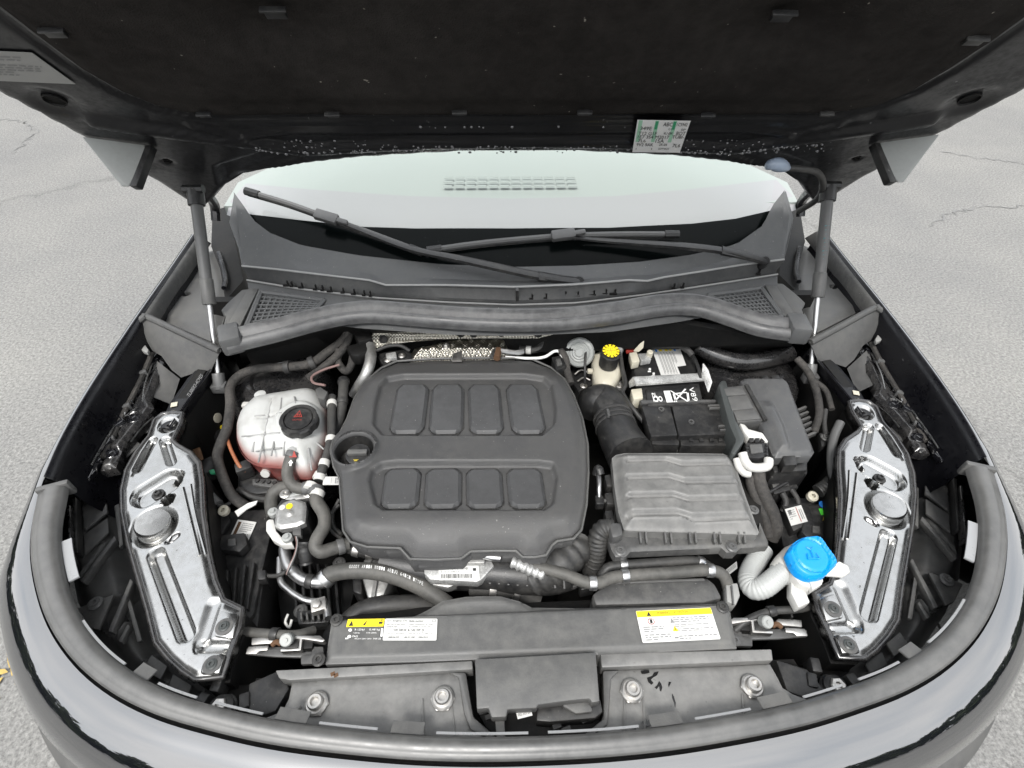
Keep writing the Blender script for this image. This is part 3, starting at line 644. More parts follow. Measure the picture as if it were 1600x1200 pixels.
    b = MB(); b.tube(run_([(342, 560, .962), (304, 612, .956), (264, 668, .951)]), .0025, 6, 4); b.build('rail_edge', 'paint_br', rl, flipx=sg)
    if not sg:
        rf_ = Flat(W(296, 622, .962), W(318, 588, .964), W(292, 618, .962), CAM_P); rf_.text('TL300X3-4CM25', .0, 0, 1, 1, 'ink_g', rl, h=.0015)
    b = MB(); b.box(W(272, 632, .953), (.012, .012, .001), .3); b.build('inspection_sticker', 'cream', rl, flipx=sg)
    b = MB(); b.slab([r0+Vector((0, 0, -.004)), r1+Vector((0, 0, -.004)), r2+Vector((0, 0, -.004)), r2+Vector((.055, 0, -.3)), r0+Vector((.055, 0, -.3))], (-.02, 0, 0)); b.build('tower_wall', 'deep', car, flipx=sg)
    wf = Flat(r2+Vector((0, 0, -.004)), r0+Vector((0, 0, -.004)), r2+Vector((.055, 0, -.3)), CAM_P)
    return wf
TW = inner_wall(False); inner_wall(True)
wall = [o for o in car.children if o.name.startswith('tower_wall')][0]
for u, v, r, m in ((.45, .33, .011, 'cream'), (.33, .45, .016, 'rubber'), (.33, .45, .009, 'cream'), (.42, .42, .006, 'yellow')):
    b = MB(); b.lathe([(r, -.002), (r, .003), (r*.6, .004)], TW.at(u+.05, v*.9), TW.n, 14); b.build('grommet', m, wall)

# --- gloss-black support panels either side
z0 = lambda x, y: .905+.1*(y-.2)
def support(sg):
    q = lambda a, c: tuple(Wf(a, c, z0)[:2])
    o = [q(*p) for p in [(284, 644), (281, 660), (268, 686), (276, 694), (297, 706), (310, 722), (314, 750), (316, 800), (325, 862), (335, 905), (348, 936), (377, 950), (373, 978), (367, 992), (357, 1020), (347, 1056), (304, 1061), (284, 1048), (262, 1028), (242, 1003), (229, 950), (213, 895), (199, 846), (190, 801), (189, 765), (196, 733), (212, 704), (232, 680), (240, 655), (252, 645), (268, 642)]]
    def capsule(x, y, a, c, e, f): ax, ay = q(a, c); bx, by = q(e, f); return seg_d(x, y, ax, ay, bx, by)
    def disc(x, y, a, c): cx, cy = q(a, c); return np.hypot(x-cx, y-cy)
    def zf(x, y, d):
        z = .905+.1*(y-.2)-.003*(1-sst(0, .012, d))
        z = z-.013*(1-sst(.0065, .0135, capsule(x, y, 244, 866, 291, 990)))+.006*(1-sst(.001, .005, capsule(x, y, 239, 866, 286, 990)))*0
        z = z-.015*(1-sst(.017, .026, capsule(x, y, 228, 773, 262, 752)))
        z = z-.06*(1-sst(.0085, .0115, disc(x, y, 278, 744)))-.06*(1-sst(.008, .011, disc(x, y, 263, 780)))
        z = z-.012*(1-sst(.003, .009, capsule(x, y, 238, 688, 214, 733)))-.012*(1-sst(.003, .009, capsule(x, y, 257, 688, 268, 722)))
        z = z-.012*(1-sst(.026, .04, disc(x, y, 240, 822)))
        z = z-.006*(1-sst(.002, .005, capsule(x, y, 263, 846, 277, 836)))
        z = z-.012*(1-sst(.009, .02, disc(x, y, 262, 664)))
        z = z-.007*(1-sst(.003, .011, capsule(x, y, 314, 1010, 362, 1010)))-.005*(1-sst(.003, .014, capsule(x, y, 334, 945, 316, 1000)))
        return z
    s_ = relief('support_panel', o, zf, .0026, .018, 'gloss', car, flipx=sg, ang=75, label='gloss black stamped panel on the %s of the bay' % ('right' if sg else 'left'))
    for pts in ([(346, 956), (374, 962), (366, 1000), (336, 996)], [(322, 1026), (354, 1024), (345, 1054), (314, 1054)]):
        bb = MB(); bb.prism([((-1 if sg else 1)*q(*p)[0], q(*p)[1]) for p in pts], lambda x, y: z0(x, y)-.006, lambda x, y: z0(x, y)+.006); bb.build('bolt_pad', 'gloss', s_, bevel=.003)
    for pts, r in (([(286, 762), (298, 812), (312, 868)], .0035), ([(298, 757), (306, 805), (322, 866)], .003), ([(268, 838), (277, 833), (279, 838), (270, 846), (264, 847), (268, 838)], .0016), ([(228, 700), (206, 745)], .003)):
        bb = MB(); bb.tube([Vector((p.x, p.y, p.z-.001)) for p in [Wf(*p_, z0) for p_ in pts]], r, 8, 5); bb.build('stiffening_rib', 'gloss_d' if r < .003 else 'gloss', s_, flipx=sg)
    lp_ = [Vector((x, y, z0(x, y)-.004)) for x, y in o]; bb = MB(); bb.tube(lp_+lp_[:1], .0045, 8, 0); bb.build('panel_lip', 'gloss_d', s_, flipx=sg, ang=70)
    def P(a, c, dz): p = Wf(a, c, z0); p.z += dz; p.x *= -1 if sg else 1; return p
    bolt(s_, P(242, 766, -.013), .006, m='black'); bolt(s_, P(262, 664, -.01), .0065, m='black')
    for a, c, dz in ((353, 982, .0062), (334, 1041, .0062)):
        p = P(a, c, dz); bb = MB(); bb.lathe([(.0125, 0), (.0125, .001), (.0105, .0015)], p, n=22); bb.build('washer', 'plastic', s_); screw(s_, p+Vector((0, 0, .0012)), .0045, m='teal')
    bb = MB(); bb.lathe([(.027, -.014), (.027, .006), (.025, .009), (.0, .0095)], P(240, 820, 0), axis=(.16*(-1 if sg else 1), .02, 1), n=32); bb.build('round_cap', 'gloss', s_, ang=35)
    # dark skirt beneath
    bb = MB(); bb.prism([((-x if sg else x), y) for x, y in o], lambda x, y: .62, lambda x, y: z0(x, y)-.03); bb.build('panel_skirt', 'deep', s_)
support(False); support(True)
# black headlamp trays between support panels and seal
z1 = lambda x, y: .872
def tray(sg):
    q = lambda a, c: tuple(W(a, c, .872)[:2])
    o = [q(*p) for p in [(112, 768), (150, 740), (190, 752), (184, 800), (195, 855), (210, 905), (226, 960), (240, 1008), (262, 1034), (310, 1068), (322, 1084), (300, 1108), (240, 1085), (180, 1038), (135, 985), (106, 930), (96, 880), (98, 830)]]
    def zf(x, y, d):
        z = .872-.03*(1-sst(0, .03, d))
        for a, c, e, f, w, hh in ((128, 905, 180, 838, .008, .012), (172, 985, 208, 905, .008, .014), (185, 1000, 202, 975, .006, .012), (128, 800, 178, 760, .005, -.012), (125, 850, 160, 800, .01, -.012), (120, 780, 116, 860, .004, .012), (222, 1040, 250, 1000, .006, .006)):
            z = z+hh*(1-sst(w*.4, w, seg_d(x, y, *q(a, c), *q(e, f))))
        z = z-.025*(1-sst(-.004, .004, poly_sd(x, y, [q(165, 940), q(188, 930), q(196, 975), q(172, 990), q(150, 975)])))
        z = z+.008*(1-sst(-.004, .003, poly_sd(x, y, [q(118, 945), q(178, 930), q(160, 985), q(140, 975)])))
        return z
    t = relief('headlamp_tray', o, zf, .0035, .1, 'baffle', car, flipx=sg, ang=60, label='black ribbed headlamp tray on the %s of the bay' % ('right' if sg else 'left'))
    for P_, zz, hh, m_ in (([(124, 908), (130, 910), (182, 842), (178, 836)], .892, .014, 'plastic'), ([(168, 986), (176, 988), (208, 908), (203, 903)], .892, .016, 'plastic'), ([(184, 1002), (190, 1004), (203, 978), (199, 974)], .888, .012, 'plastic'), ([(120, 950), (178, 928), (154, 984), (140, 980)], .884, .006, 'plastic'),
                           ([(128, 792), (164, 770), (168, 800), (132, 828)], .882, .006, 'plastic'), ([(130, 836), (168, 808), (170, 832), (132, 866)], .88, .006, 'baffle'), ([(112, 778), (118, 776), (122, 862), (117, 864)], .9, .02, 'black'), ([(104, 790), (109, 788), (112, 880), (107, 882)], .91, .02, 'gloss_d'), ([(178, 790), (186, 786), (192, 850), (186, 856)], .888, .012, 'plastic'), ([(236, 1022), (262, 1040), (250, 1062), (222, 1046)], .872, .006, 'plastic'), ([(270, 1052), (300, 1070), (292, 1088), (262, 1074)], .868, .006, 'baffle'), ([(196, 936), (203, 934), (222, 1000), (214, 1004)], .884, .008, 'plastic')):
        bb = MB(); bb.slab([Vector(W(a_, c_, zz)) for a_, c_ in P_], (0, 0, -hh)); bb.build('tray_rib', m_, t, bevel=.002, flipx=sg)
    p = W(149, 943, .888)
    if sg: p.x = -p.x
    screw(t, p, .0065, m='strut')
tray(False); tray(True)
# tub: floor, firewall
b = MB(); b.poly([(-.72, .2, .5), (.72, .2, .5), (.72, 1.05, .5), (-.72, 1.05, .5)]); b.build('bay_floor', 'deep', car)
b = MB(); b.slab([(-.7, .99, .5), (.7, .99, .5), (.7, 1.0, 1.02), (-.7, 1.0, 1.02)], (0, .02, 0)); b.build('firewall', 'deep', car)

# ------------------------------------------------------------------ hood
HA = R(47); HO = Vector((0, 1.15, 1.20)); HU = Vector((1, 0, 0)); HV = Vector((0, -math.cos(HA), math.sin(HA))); HN = HU.cross(HV)
HF = Matrix((HU, HV, HN)).transposed().to_4x4(); HF.translation = HO
def H(px, py, h=0.):
    p = Wp(px, py, HO+HN*h, HN)-HO; return (p.dot(HU), p.dot(HV))
def Hw(u, v, h=0.): return HO+HU*u+HV*v+HN*h
def sym(L): return L+[(-x, y) for x, y in L[::-1] if abs(x) > 1e-4]
hl = [H(a, c) for a, c in [(798, 240), (720, 241), (640, 245), (560, 250), (480, 259), (420, 270), (380, 281), (352, 296), (338, 312), (318, 330), (300, 322), (250, 290), (180, 249), (120, 213), (60, 181), (0, 150)]]
hl[0] = (0, hl[0][1])
hl += [(hl[-1][0]+.0, hl[-1][1]+.12), (-.79, .62), (-.76, .78), (-.62, .93), (-.3, 1.0), (0, 1.02)]
hood_o = sym(hl)
pl = [H(a, c, .012) for a, c in [(798, 187), (650, 187), (500, 187), (380, 187), (330, 186), (290, 182), (240, 171), (190, 151), (130, 116), (60, 66), (0, 20)]]
pl[0] = (0, pl[0][1])
pl += [(pl[-1][0]-.02, pl[-1][1]+.12), (-.7, .72), (-.58, .86), (-.3, .92), (0, .94)]
pad_o = sym(pl)
bead = sym([H(a, c) for a, c in [(798, 219), (650, 222), (540, 228), (470, 232), (400, 222), (330, 213), (260, 204), (200, 196), (150, 188)]])
bead[0] = (0, bead[0][1])
bead2 = sym([H(a, c) for a, c in [(798, 203), (600, 203), (450, 203), (380, 212), (300, 196)]])
def pathd(x, y, P):
    d = np.full(x.shape, 9.)
    for a, c in zip(P[:-1], P[1:]): d = np.minimum(d, seg_d(x, y, *a, *c))
    return d
bl = sorted(bead, key=lambda p: p[0]); bl2 = sorted(bead2, key=lambda p: p[0])
holes = [H(85, 161), H(262, 253)]
def hood_z(x, y, d):
    z = -.012*(1-sst(0, .012, d))+0*x
    z = z+.012*(1-sst(.006, .02, pathd(x, y, bl)))+.006*(1-sst(.003, .012, pathd(x, y, bl2)))
    z = z-.006*(1-sst(.0, .01, np.abs(poly_sd(x, y, pad_o)-.018)))
    ax = -np.abs(x)
    (a, c), (e, f) = holes
    r = np.hypot(ax-a, (y-c)*1.0); z = z-.006*(1-sst(.02, .045, r))
    z = z-.004*(1-sst(.006, .012, np.hypot(ax-e, y-f)))
    z = z-.012*(1-sst(-.004, .012, poly_sd(ax, y, [H(345, 262), H(420, 240), H(470, 247), H(400, 268), H(350, 290)])))
    return z
hood = relief('hood', hood_o, hood_z, .0065, .012, 'paint_hood', car, fr=HF, ang=70, label='open hood seen from below with black insulation')
for sg_ in (-1, 1):
    for (u_, v_), r_ in zip(holes, (.016, .008)):
        b = MB(); b.lathe([(r_, 0), (r_, .0025), (r_*.9, .003), (r_*.85, .0)], Hw(u_*-sg_, v_, -.0055 if r_ > .01 else -.003), HN, 24); b.build('access_hole', 'deep', hood)
b = MB(); big = [(x*1.012, y+(.0 if y < .2 else .01)) for x, y in hood_o]
b.slab([Hw(x, y, -.014) for x, y in big], -HN*.012); b.build('outer_skin', 'paint', hood)
def pad_z(x, y, d):
    z = .004+.014*sst(0, .03, d)+.006*sst(.05, .08, d)
    for px in ((430, 60), (1205, 65)):
        u, v = H(*px, .02); z = z-.02*np.exp(-(((x-u)/.07)**2+((y-v-.02)/.05)**2))
    return z+.0015*np.sin(x*23+y*9)*np.sin(y*31)
pad = relief('insulation_pad', pad_o, pad_z, .009, .004, 'felt', hood, fr=HF, ang=70)
for px, py, w, l in [(320, 179, .018, .008), (520, 179, .018, .008), (718, 176, .018, .008), (913, 176, .018, .008), (1105, 180, .018, .008), (1290, 178, .018, .008), (430, 25, .024, .014), (1222, 30, .024, .014), (86, 56, .024, .012), (1522, 68, .024, .012)]:
    u, v = H(px, py, .026); b = MB(); fm = HF.to_3x3()
    big_ = w > .02
    b.box(Hw(u, v, .026 if not big_ else .022), (w, l, .006), fr=fm); b.box(Hw(u, v+l*.5, .028 if not big_ else .024), (w*1.3, .003, .007), fr=fm)
    b.build('insulation_clip', 'black', hood, bevel=.001)
# water drops clinging along the rear edge
b = MB(); rd = random.Random(3)
for k in range(900):
    i = rd.random(); which = rd.random()
    px = 400+i*900 if which < .7 else 620+i*420
    py = (225 if which < .45 else 232) + rd.uniform(-7, 7) - 14*abs((px-800)/450)**2*0 if which < .7 else 202+rd.uniform(-4, 4)
    u, v = H(px, py); d_ = min(seg_d(np.array([u]), np.array([v]), *bl[j], *bl[j+1])[0] for j in range(len(bl)-1))
    h = .012*float(1-sst(.006, .02, np.array(d_))); r = rd.uniform(.0010, .0034)*(1.0 if which > .4 else .75)
    b.lathe([(r, 0), (r*.85, r*.4), (r*.4, r*.7)], Hw(u, v, h), HN, 7)
dr = b.build('water_drops', 'chrome', hood, ang=80); dr['kind'] = 'stuff'
dm = bpy.data.materials.new('water'); dm.use_nodes = True; dp = dm.node_tree.nodes['Principled BSDF']; dp.inputs['Base Color'].default_value = (.16, .16, .165, 1); dp.inputs['Roughness'].default_value = .12; dp.inputs['Specular IOR Level'].default_value = 1.
dr.data.materials[0] = dm
# stickers on the hood frame
def quad_flat(px4, h, fn):         # bl, br, tl pixels
    P = [fn(*p) for p in px4]; return Flat(P[0], P[1], P[2], CAM_P)
hp = lambda a, c: (lambda q: Hw(q[0], q[1], .019))(H(a, c, .019))
st = quad_flat([(988, 237), (1062, 238), (996, 187)], 0, hp)
sk = st.sheet('build_sticker', 'label_b', hood)
for u in (.03, .34, .68): st.sheet('green_stripe', 'green_l', sk, u, .35, u+.07, 1, h=.0010, t=.0001)
for u in (.34, .68): st.sheet('green_stripe', 'green', sk, u+.01, .75, u+.06, .98, h=.0012, t=.0001)
for s, a in (('349E', (.08, .73, .3, .83)), ('ABC', (.5, .85, .68, .96)), ('1C5942', (.76, .86, .96, .95)), ('G1', (.62, .74, .68, .8)), ('0P', (.87, .73, .96, .79)), ('T12 G1F', (.06, .58, .42, .68)), ('4U 0M', (.55, .6, .72, .68)), ('BOT', (.8, .59, .98, .7)),
             ('1E7 3S4 M2017', (.06, .47, .68, .57)), ('TUBI-', (.74, .48, .98, .58)), ('7L6', (.08, .35, .23, .45)), ('1SA', (.43, .34, .6, .46)), ('9V2 9AK', (.06, .22, .4, .32)), ('2R 04', (.52, .24, .68, .32)), ('7L6', (.8, .2, .96, .31)), ('1', (.06, .1, .07, .16)), ('1', (.38, .1, .39, .16)), ('EDM 8QX', (.53, .1, .75, .17))):
    st.text(s, *a, 'ink', sk, h=.0016)
lp = lambda a, c: (lambda q: Hw(q[0], q[1], .002))(H(a, c, .002))
P4 = [lp(0, 126), lp(118, 131), lp(50, 82), lp(0, 80)]
ext = (P4[0]-P4[1]).normalized()*.05; P4 = [P4[0]+ext, P4[1], P4[2], P4[3]+ext]
b = MB(); b.slab(P4, HN*.0006); s2 = b.build('notice_sticker', 'label_g', hood, smooth=False)
fl = Flat(P4[0], P4[1], P4[3], CAM_P)
fl.marks([[(u*(1-.5*v) if False else u, v) for u, v in p] for p in lines(.06, .5, .9, .62, 3, 5)+lines(.3, .68, .62, .3, 4, 6)+lines(.06, .5, .3, .12, 2, 8)], 'ink_g', s2)
# wedge-shaped hinge covers hanging from the hood's rear corners
def wedge(sg):
    a, c = lp(127, 213), lp(232, 227); best = min(((Vector(a).lerp(Vector(c), t)+HN*h, abs((lambda d: (800+F_PX*d.dot(AX)/d.dot(AF)-192))(Vector(a).lerp(Vector(c), t)+HN*h-CP))+abs((lambda d: (600-F_PX*d.dot(AU)/d.dot(AF)-290))(Vector(a).lerp(Vector(c), t)+HN*h-CP))) for t in [i/20 for i in range(8, 21)] for h in [j*.004 for j in range(5, 40)]), key=lambda t: t[1])[0]
    c2 = lp(226, 226); e = best+Vector((.012, 0, 0))
    b = MB(); b.slab([a, c2, c2+HN*.03, e, best], -HV*.004-HU*0)
    w = b.build('hinge_cover', 'white', hood, bevel=.002, flipx=sg)
    b = MB(); b.slab([c2+Vector((.001, 0, 0)), c2+Vector((.012, .0, 0)), e+Vector((.014, .0, 0)), e+Vector((.001, 0, 0))], -HV*.018); b.build('cover_side', 'black', w, bevel=.002, flipx=sg)
M['white_cv'] = M['white']
wedge(False); wedge(True)
for o in bpy.data.objects:
    if o.name.startswith('hinge_cover'): o.data.materials[0] = M['tube_w']
# washer line and its frosted clip by the right corner
b = MB(); b.tube([Hw(*H(x, y, .03), .03) for x, y in [(1222, 262), (1250, 264), (1278, 270), (1286, 290), (1276, 312), (1248, 330)]], .0065, 10, 5); b.build('washer_line', 'hose_d', hood)
b = MB(); b.tube([Hw(*H(x, y, .034), .034) for x, y in [(1198, 262), (1205, 257), (1218, 258), (1232, 263)]], .013, 10, 4, rf=lambda s, L: .013*math.sin(math.pi*(.12+.76*s/L))); b.build('line_clip', 'smoke', hood)

# ------------------------------------------------------------------ windscreen, dash, cowl
WA = R(30); WO = Vector((0, 1.075, 1.06)); WV = Vector((0, math.cos(WA), math.sin(WA))); WN = Vector((1, 0, 0)).cross(WV)
WF = Matrix((Vector((1, 0, 0)), WV, WN)).transposed().to_4x4(); WF.translation = WO
def G(px, py, h=0.):
    p = Wp(px, py, WO+WN*h, WN)-WO; return (p.x, p.dot(WV))
def Gw(u, v, h=0.): return WO+Vector((u, 0, 0))+WV*v+WN*h
def Gp(px, py, h=0.): return Gw(*G(px, py, h), h)
c0px = [(384, 330), (395, 347), (420, 367), (470, 387), (560, 403), (690, 417), (805, 421), (900, 419), (1000, 413), (1080, 402), (1150, 386), (1192, 356), (1207, 325)]
c0 = [G(*p) for p in c0px]
gl = c0+[(.70, .35), (.60, .9), (-.60, .9), (-.70, .35)]
curv = lambda x, y, d: -.02*(x/.6)**2+0*y
relief('windscreen', gl, lambda x, y, d: .006+curv(x, y, d), .05, 0, 'glass', car, fr=WF)
fr_top = [G(*p) for p in [(1207, 325), (1150, 340), (1080, 350), (950, 359), (800, 361), (650, 360), (570, 356), (470, 343), (384, 330)]]
relief('windscreen_band', c0+fr_top[1:-1], lambda x, y, d: .0115+curv(x, y, d), .03, 0, 'frit', car, fr=WF)
zd = lambda y: 1.0875+(y-1.27)*.0556
def Wd(px, py, dz=0.): p = Wf(px, py, lambda x, y: zd(y)); p.z += dz; return p
dash = MB(); dash.slab([Wd(350, 322), Wd(1247, 316), Wd(1230, 285), Wd(1100, 225), Wd(500, 225), Wd(372, 285)], (0, 0, -.02)); dash = dash.build('dashboard', 'dash', car)
# nearer pale strip of the dash, curved front
e = [Wd(px, py, .003) for px, py in [(385, 288), (480, 297), (640, 308), (800, 312), (960, 308), (1080, 297), (1212, 282)]]
b = MB(); b.loft([[Wd(352, 330, -.01), Wd(450, 362, -.02), Wd(620, 372, -.02), Wd(800, 374, -.02), Wd(980, 372, -.02), Wd(1140, 360, -.02), Wd(1246, 322, -.01)], [Wd(360, 315, .001), Wd(465, 335, .001), Wd(630, 345, .001), Wd(800, 348, .001), Wd(970, 345, .001), Wd(1110, 333, .001), Wd(1238, 306, .001)], e]); b.build('dash_front', 'dash_l', dash)
v0_ = W(690, 297, 1.105); v1_ = W(905, 297, 1.105)
for k in range(3):
    for j in range(12):
        b = MB(); x = v0_.x+(v1_.x-v0_.x)*(j+.5)/12; b.box((x, v0_.y+.02+k*.025, 1.1075+.0014*k), ((v1_.x-v0_.x)/12*.8, .012, .0016)); b.build('vent_slat', 'dash', dash, bevel=.001)

L1px = [(378, 416, 1.072), (430, 421, 1.071), (480, 427, 1.07), (540, 434, 1.069), (582, 439, 1.068), (600, 446, 1.066), (630, 446, 1.066), (700, 446, 1.066), (805, 449, 1.066), (900, 445, 1.066), (985, 438, 1.066), (1010, 440, 1.066), (1036, 434, 1.067), (1100, 424, 1.069), (1160, 414, 1.071), (1225, 406, 1.073)]
L2px = [(386, 438, 1.04), (470, 452, 1.04), (590, 466, 1.04), (700, 473, 1.04), (805, 477, 1.04), (900, 474, 1.04), (1000, 462, 1.04), (1080, 450, 1.04), (1215, 429, 1.04)]
L3px = [(390, 458, 1.03), (470, 470, 1.03), (560, 482, 1.03), (700, 492, 1.03), (805, 494, 1.03), (950, 488, 1.03), (1050, 474, 1.03), (1120, 462, 1.03), (1215, 446, 1.03)]
n_ = 60
C0w = resample([Gp(365, 300, .013)]+[Gp(p[0], p[1]-4, h=.013) for p in c0px]+[Gp(1226, 297, .013)], n_)
L1 = resample([W(*p) for p in L1px], n_); L2 = resample([W(*p) for p in L2px], n_); L3 = resample([W(*p) for p in L3px], n_)
mid = [(a*.5+c*.5)+Vector((0, 0, -.012)) for a, c in zip(C0w, L1)]
b = MB(); b.loft([C0w, mid, [p+Vector((0, .006, -.002)) for p in L1], L1])
cowl = b.build('cowl_panel', 'cowl', car, ang=30, label='grey plastic cowl panel below the windscreen')
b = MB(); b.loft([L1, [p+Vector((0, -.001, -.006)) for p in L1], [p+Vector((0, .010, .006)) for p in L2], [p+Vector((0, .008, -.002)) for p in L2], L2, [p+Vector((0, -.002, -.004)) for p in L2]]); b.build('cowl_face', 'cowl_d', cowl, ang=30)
b = MB(); b.loft([[p+Vector((0, -.002, -.004)) for p in L2], L3, [p+Vector((0, -.05, -.015)) for p in L3]]); b.build('cowl_shelf', 'cowl', cowl, ang=30)
for nm, LL, r_ in (('cowl_ledge_highlight', L1, .0024), ('cowl_lip_highlight', L2, .002)):
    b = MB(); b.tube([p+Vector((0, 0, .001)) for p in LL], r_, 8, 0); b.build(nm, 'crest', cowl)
for px, py, w in [(447, 446, 9), (455, 447, 5), (470, 449, 8), (492, 452, 6), (503, 453, 5), (515, 455, 9), (535, 457, 6), (552, 459, 7), (568, 461, 5), (578, 462, 4), (830, 467, 6), (852, 466, 6), (880, 463, 14), (900, 463, 12), (925, 461, 12), (945, 459, 8), (958, 459, 12), (1052, 450, 6), (1066, 449, 6), (1185, 428, 6)]:
    p = W(px, py, 1.047); b = MB(); b.box(p, (w*.0014, .004, .004)); b.box(p+Vector((w*.0004, .003, .004)), (.003, .004, .012)); b.build('drain_slot', 'deep', cowl)
for sg, (mx,) in ((0, (0,)),):
    pass
b = MB(); b.box(W(808, 461, 1.056), (.006, .012, .03)); b.build('cowl_joint', 'black', cowl)
# side lobes of the cowl
for P in ([(378, 416, 1.072), (372, 386, 1.085), (358, 346, 1.10), (366, 300, 1.15), (384, 330, 1.125), (395, 372, 1.09), (402, 412, 1.072)], [(1225, 406, 1.073), (1232, 380, 1.085), (1240, 340, 1.10), (1228, 297, 1.15), (1207, 325, 1.125), (1205, 372, 1.09), (1196, 405, 1.072)]):
    b = MB(); b.slab([W(*p) for p in P], (0, -.002, -.008)); b.build('cowl_lobe', 'cowl', cowl, bevel=.0015)
# vent grilles at both ends
def grille(corners, nr, nc):
    P = [W(*p, 1.03) for p in corners]
    def q(u, v): return P[0].lerp(P[1], u).lerp(P[3].lerp(P[2], u), v)
    b = MB(); b.slab([p+Vector((0, 0, -.02)) for p in P], (0, 0, .004)); gr = b.build('vent_grille', 'deep', cowl)
    for a, c in ((0, 1), (1, 2), (2, 3), (3, 0)):
        b = MB(); b.tube([P[a]+Vector((0, 0, .002)), P[c]+Vector((0, 0, .002))], .006, 6, 0); b.build('grille_frame', 'cowl', gr)
    for r in range(1, nr):
        b = MB(); a, c = q(0, r/nr), q(1, r/nr); d = c-a; b.box((a+c)/2+Vector((0, 0, -.002)), (d.length, .0045, .008), math.atan2(d.y, d.x)); b.build('grille_slat', 'cowl', gr)
    for r in range(1, nc):
        b = MB(); a, c = q(r/nc, 0), q(r/nc, 1); d = c-a; b.box((a+c)/2+Vector((0, 0, -.0025)), (d.length, .0035, .008), math.atan2(d.y, d.x)); b.build('grille_slat', 'cowl', gr)
grille([(408, 458), (507, 471), (487, 492), (386, 511)], 8, 11)
grille([(1106, 463), (1189, 452), (1222, 497), (1172, 497)], 8, 11)
b = MB(); b.prism(XY([(395, 455), (520, 470), (560, 486), (470, 505), (370, 520)], 1.0), .9, 1.0); b.build('cowl_tray', 'deep', cowl); b = MB(); b.prism(XY([(1060, 475), (1195, 448), (1235, 500), (1180, 510), (1100, 485)], 1.0), .9, 1.0); b.build('cowl_tray', 'deep', cowl)
b = MB(); b.slab([W(1195, 445, 1.035), W(1213, 446, 1.035), W(1252, 505, 1.03), W(1228, 503, 1.03)], (0, 0, -.012)); b.build('cowl_edge', 'plastic_l', cowl, bevel=.002); b = MB(); b.slab([W(404, 450, 1.035), W(388, 450, 1.035), W(352, 512, 1.03), W(372, 515, 1.03)], (0, 0, -.012)); b.build('cowl_edge', 'plastic_l', cowl, bevel=.002)

# --- fat rubber seal across the rear of the bay
cs_px = [(352, 533), (375, 527), (430, 514), (490, 498), (540, 488), (585, 485), (640, 489), (720, 495), (800, 498), (880, 496), (960, 487), (1015, 477), (1060, 473), (1100, 477), (1145, 491), (1190, 506), (1246, 514)]
cp_ = [W(a, c, 1.045) for a, c in cs_px]
b = MB(); pth = catmull(cp_, 6)
nn = [Vector((0, -.62, .78))]*len(pth)
secs = [(-.020, -.010), (-.0215, .004), (-.018, .0135), (-.016, .015), (-.012, .014), (-.002, .010), (.005, .004), (.0065, .004), (.010, .010), (.016, .012), (.022, .008), (.025, .001), (.0225, -.004), (.024, -.007), (.022, -.011), (.012, -.014)]
T_ = [(pth[min(i+1, len(pth)-1)]-pth[max(i-1, 0)]).normalized() for i in range(len(pth))]
fw = [Vector((t.y, -t.x, 0)).normalized() for t in T_]
for i in range(len(fw)):
    if fw[i].y > 0: fw[i] = -fw[i]
b.loft([[p+f*u*.98+Vector((0, 0, h-.35*max(0, u))) for p, f in zip(pth, fw)] for u, h in secs], False)
b.build('cowl_seal', 'seal_dusty', car, ang=80, label='fat dusty rubber seal curving across the rear of the bay')
for (a, c), (e, f) in (((352, 533), (372, 528)), ((1252, 515), (1236, 514))):
    p, q_ = W(a, c, 1.04), W(e, f, 1.04); d = q_-p
    b = MB(); b.box((p+q_)/2+Vector((0, 0, .002)), (.04, .058, .042), math.atan2(d.y, d.x)); b.build('seal_end_block', 'cowl', car, bevel=.006)
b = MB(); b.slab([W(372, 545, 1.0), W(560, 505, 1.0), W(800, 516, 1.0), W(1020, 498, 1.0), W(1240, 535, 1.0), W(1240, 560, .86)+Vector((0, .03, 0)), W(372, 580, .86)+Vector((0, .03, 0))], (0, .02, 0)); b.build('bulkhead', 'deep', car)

# --- wipers
def wiper(blade, arm, clip, head, label):
    ap = [Gp(*p[:2], p[2]) for p in arm]; bp_ = [Gp(*p[:2], p[2]) for p in blade]
    root = MB(); root.tube(catmull(ap, 5), .007, 6, 0, rf=lambda s, L: .0045+.006*min(1, s/L*1.6), sx=1.25, sy=.7)
    w = root.build('wiper', 'black', car, ang=40, label=label)
    b = MB(); b.tube(bp_, .008, 8, 6, sx=.75, sy=.9); bl_ = b.build('blade', 'strut', w)
    b = MB(); b.tube([p-WN*.010+Vector((0, -.004, 0)) for p in bp_], .004, 6, 6); b.build('rubber_edge', 'black', w)
    for e_, f_ in ((bp_[0], bp_[1]), (bp_[-1], bp_[-2])):
        d = (f_-e_).normalized(); b = MB(); b.tube([e_-d*.004, e_+d*.03], .0095, 8, 0); b.build('end_cap', 'black', w)
    c = Gp(*clip[:2], clip[2]); d = (bp_[1]-bp_[0]); fm = Matrix((d.normalized(), WN.cross(d.normalized()), WN)).transposed()
    b = MB(); b.box(c, (.055, .024, .016), fr=fm); b.box(c+d.normalized()*.035, (.035, .012, .012), fr=fm); b.build('blade_clip', 'strut', w, bevel=.003)
    h0, h1 = ap[-2], ap[-1]; d = (h1-h0); fm = Matrix((d.normalized(), WN.cross(d.normalized()), WN)).transposed()
    b = MB(); b.tube([h0+d*-.05, h0+d*.35, h1], .013, 8, 3, rf=lambda s, L: .014-.006*s/L, sy=.7); b.lathe([(.011, -.02), (.011, .004), (.008, .007)], h1, WN, 16); b.build('arm_head', 'black', w)
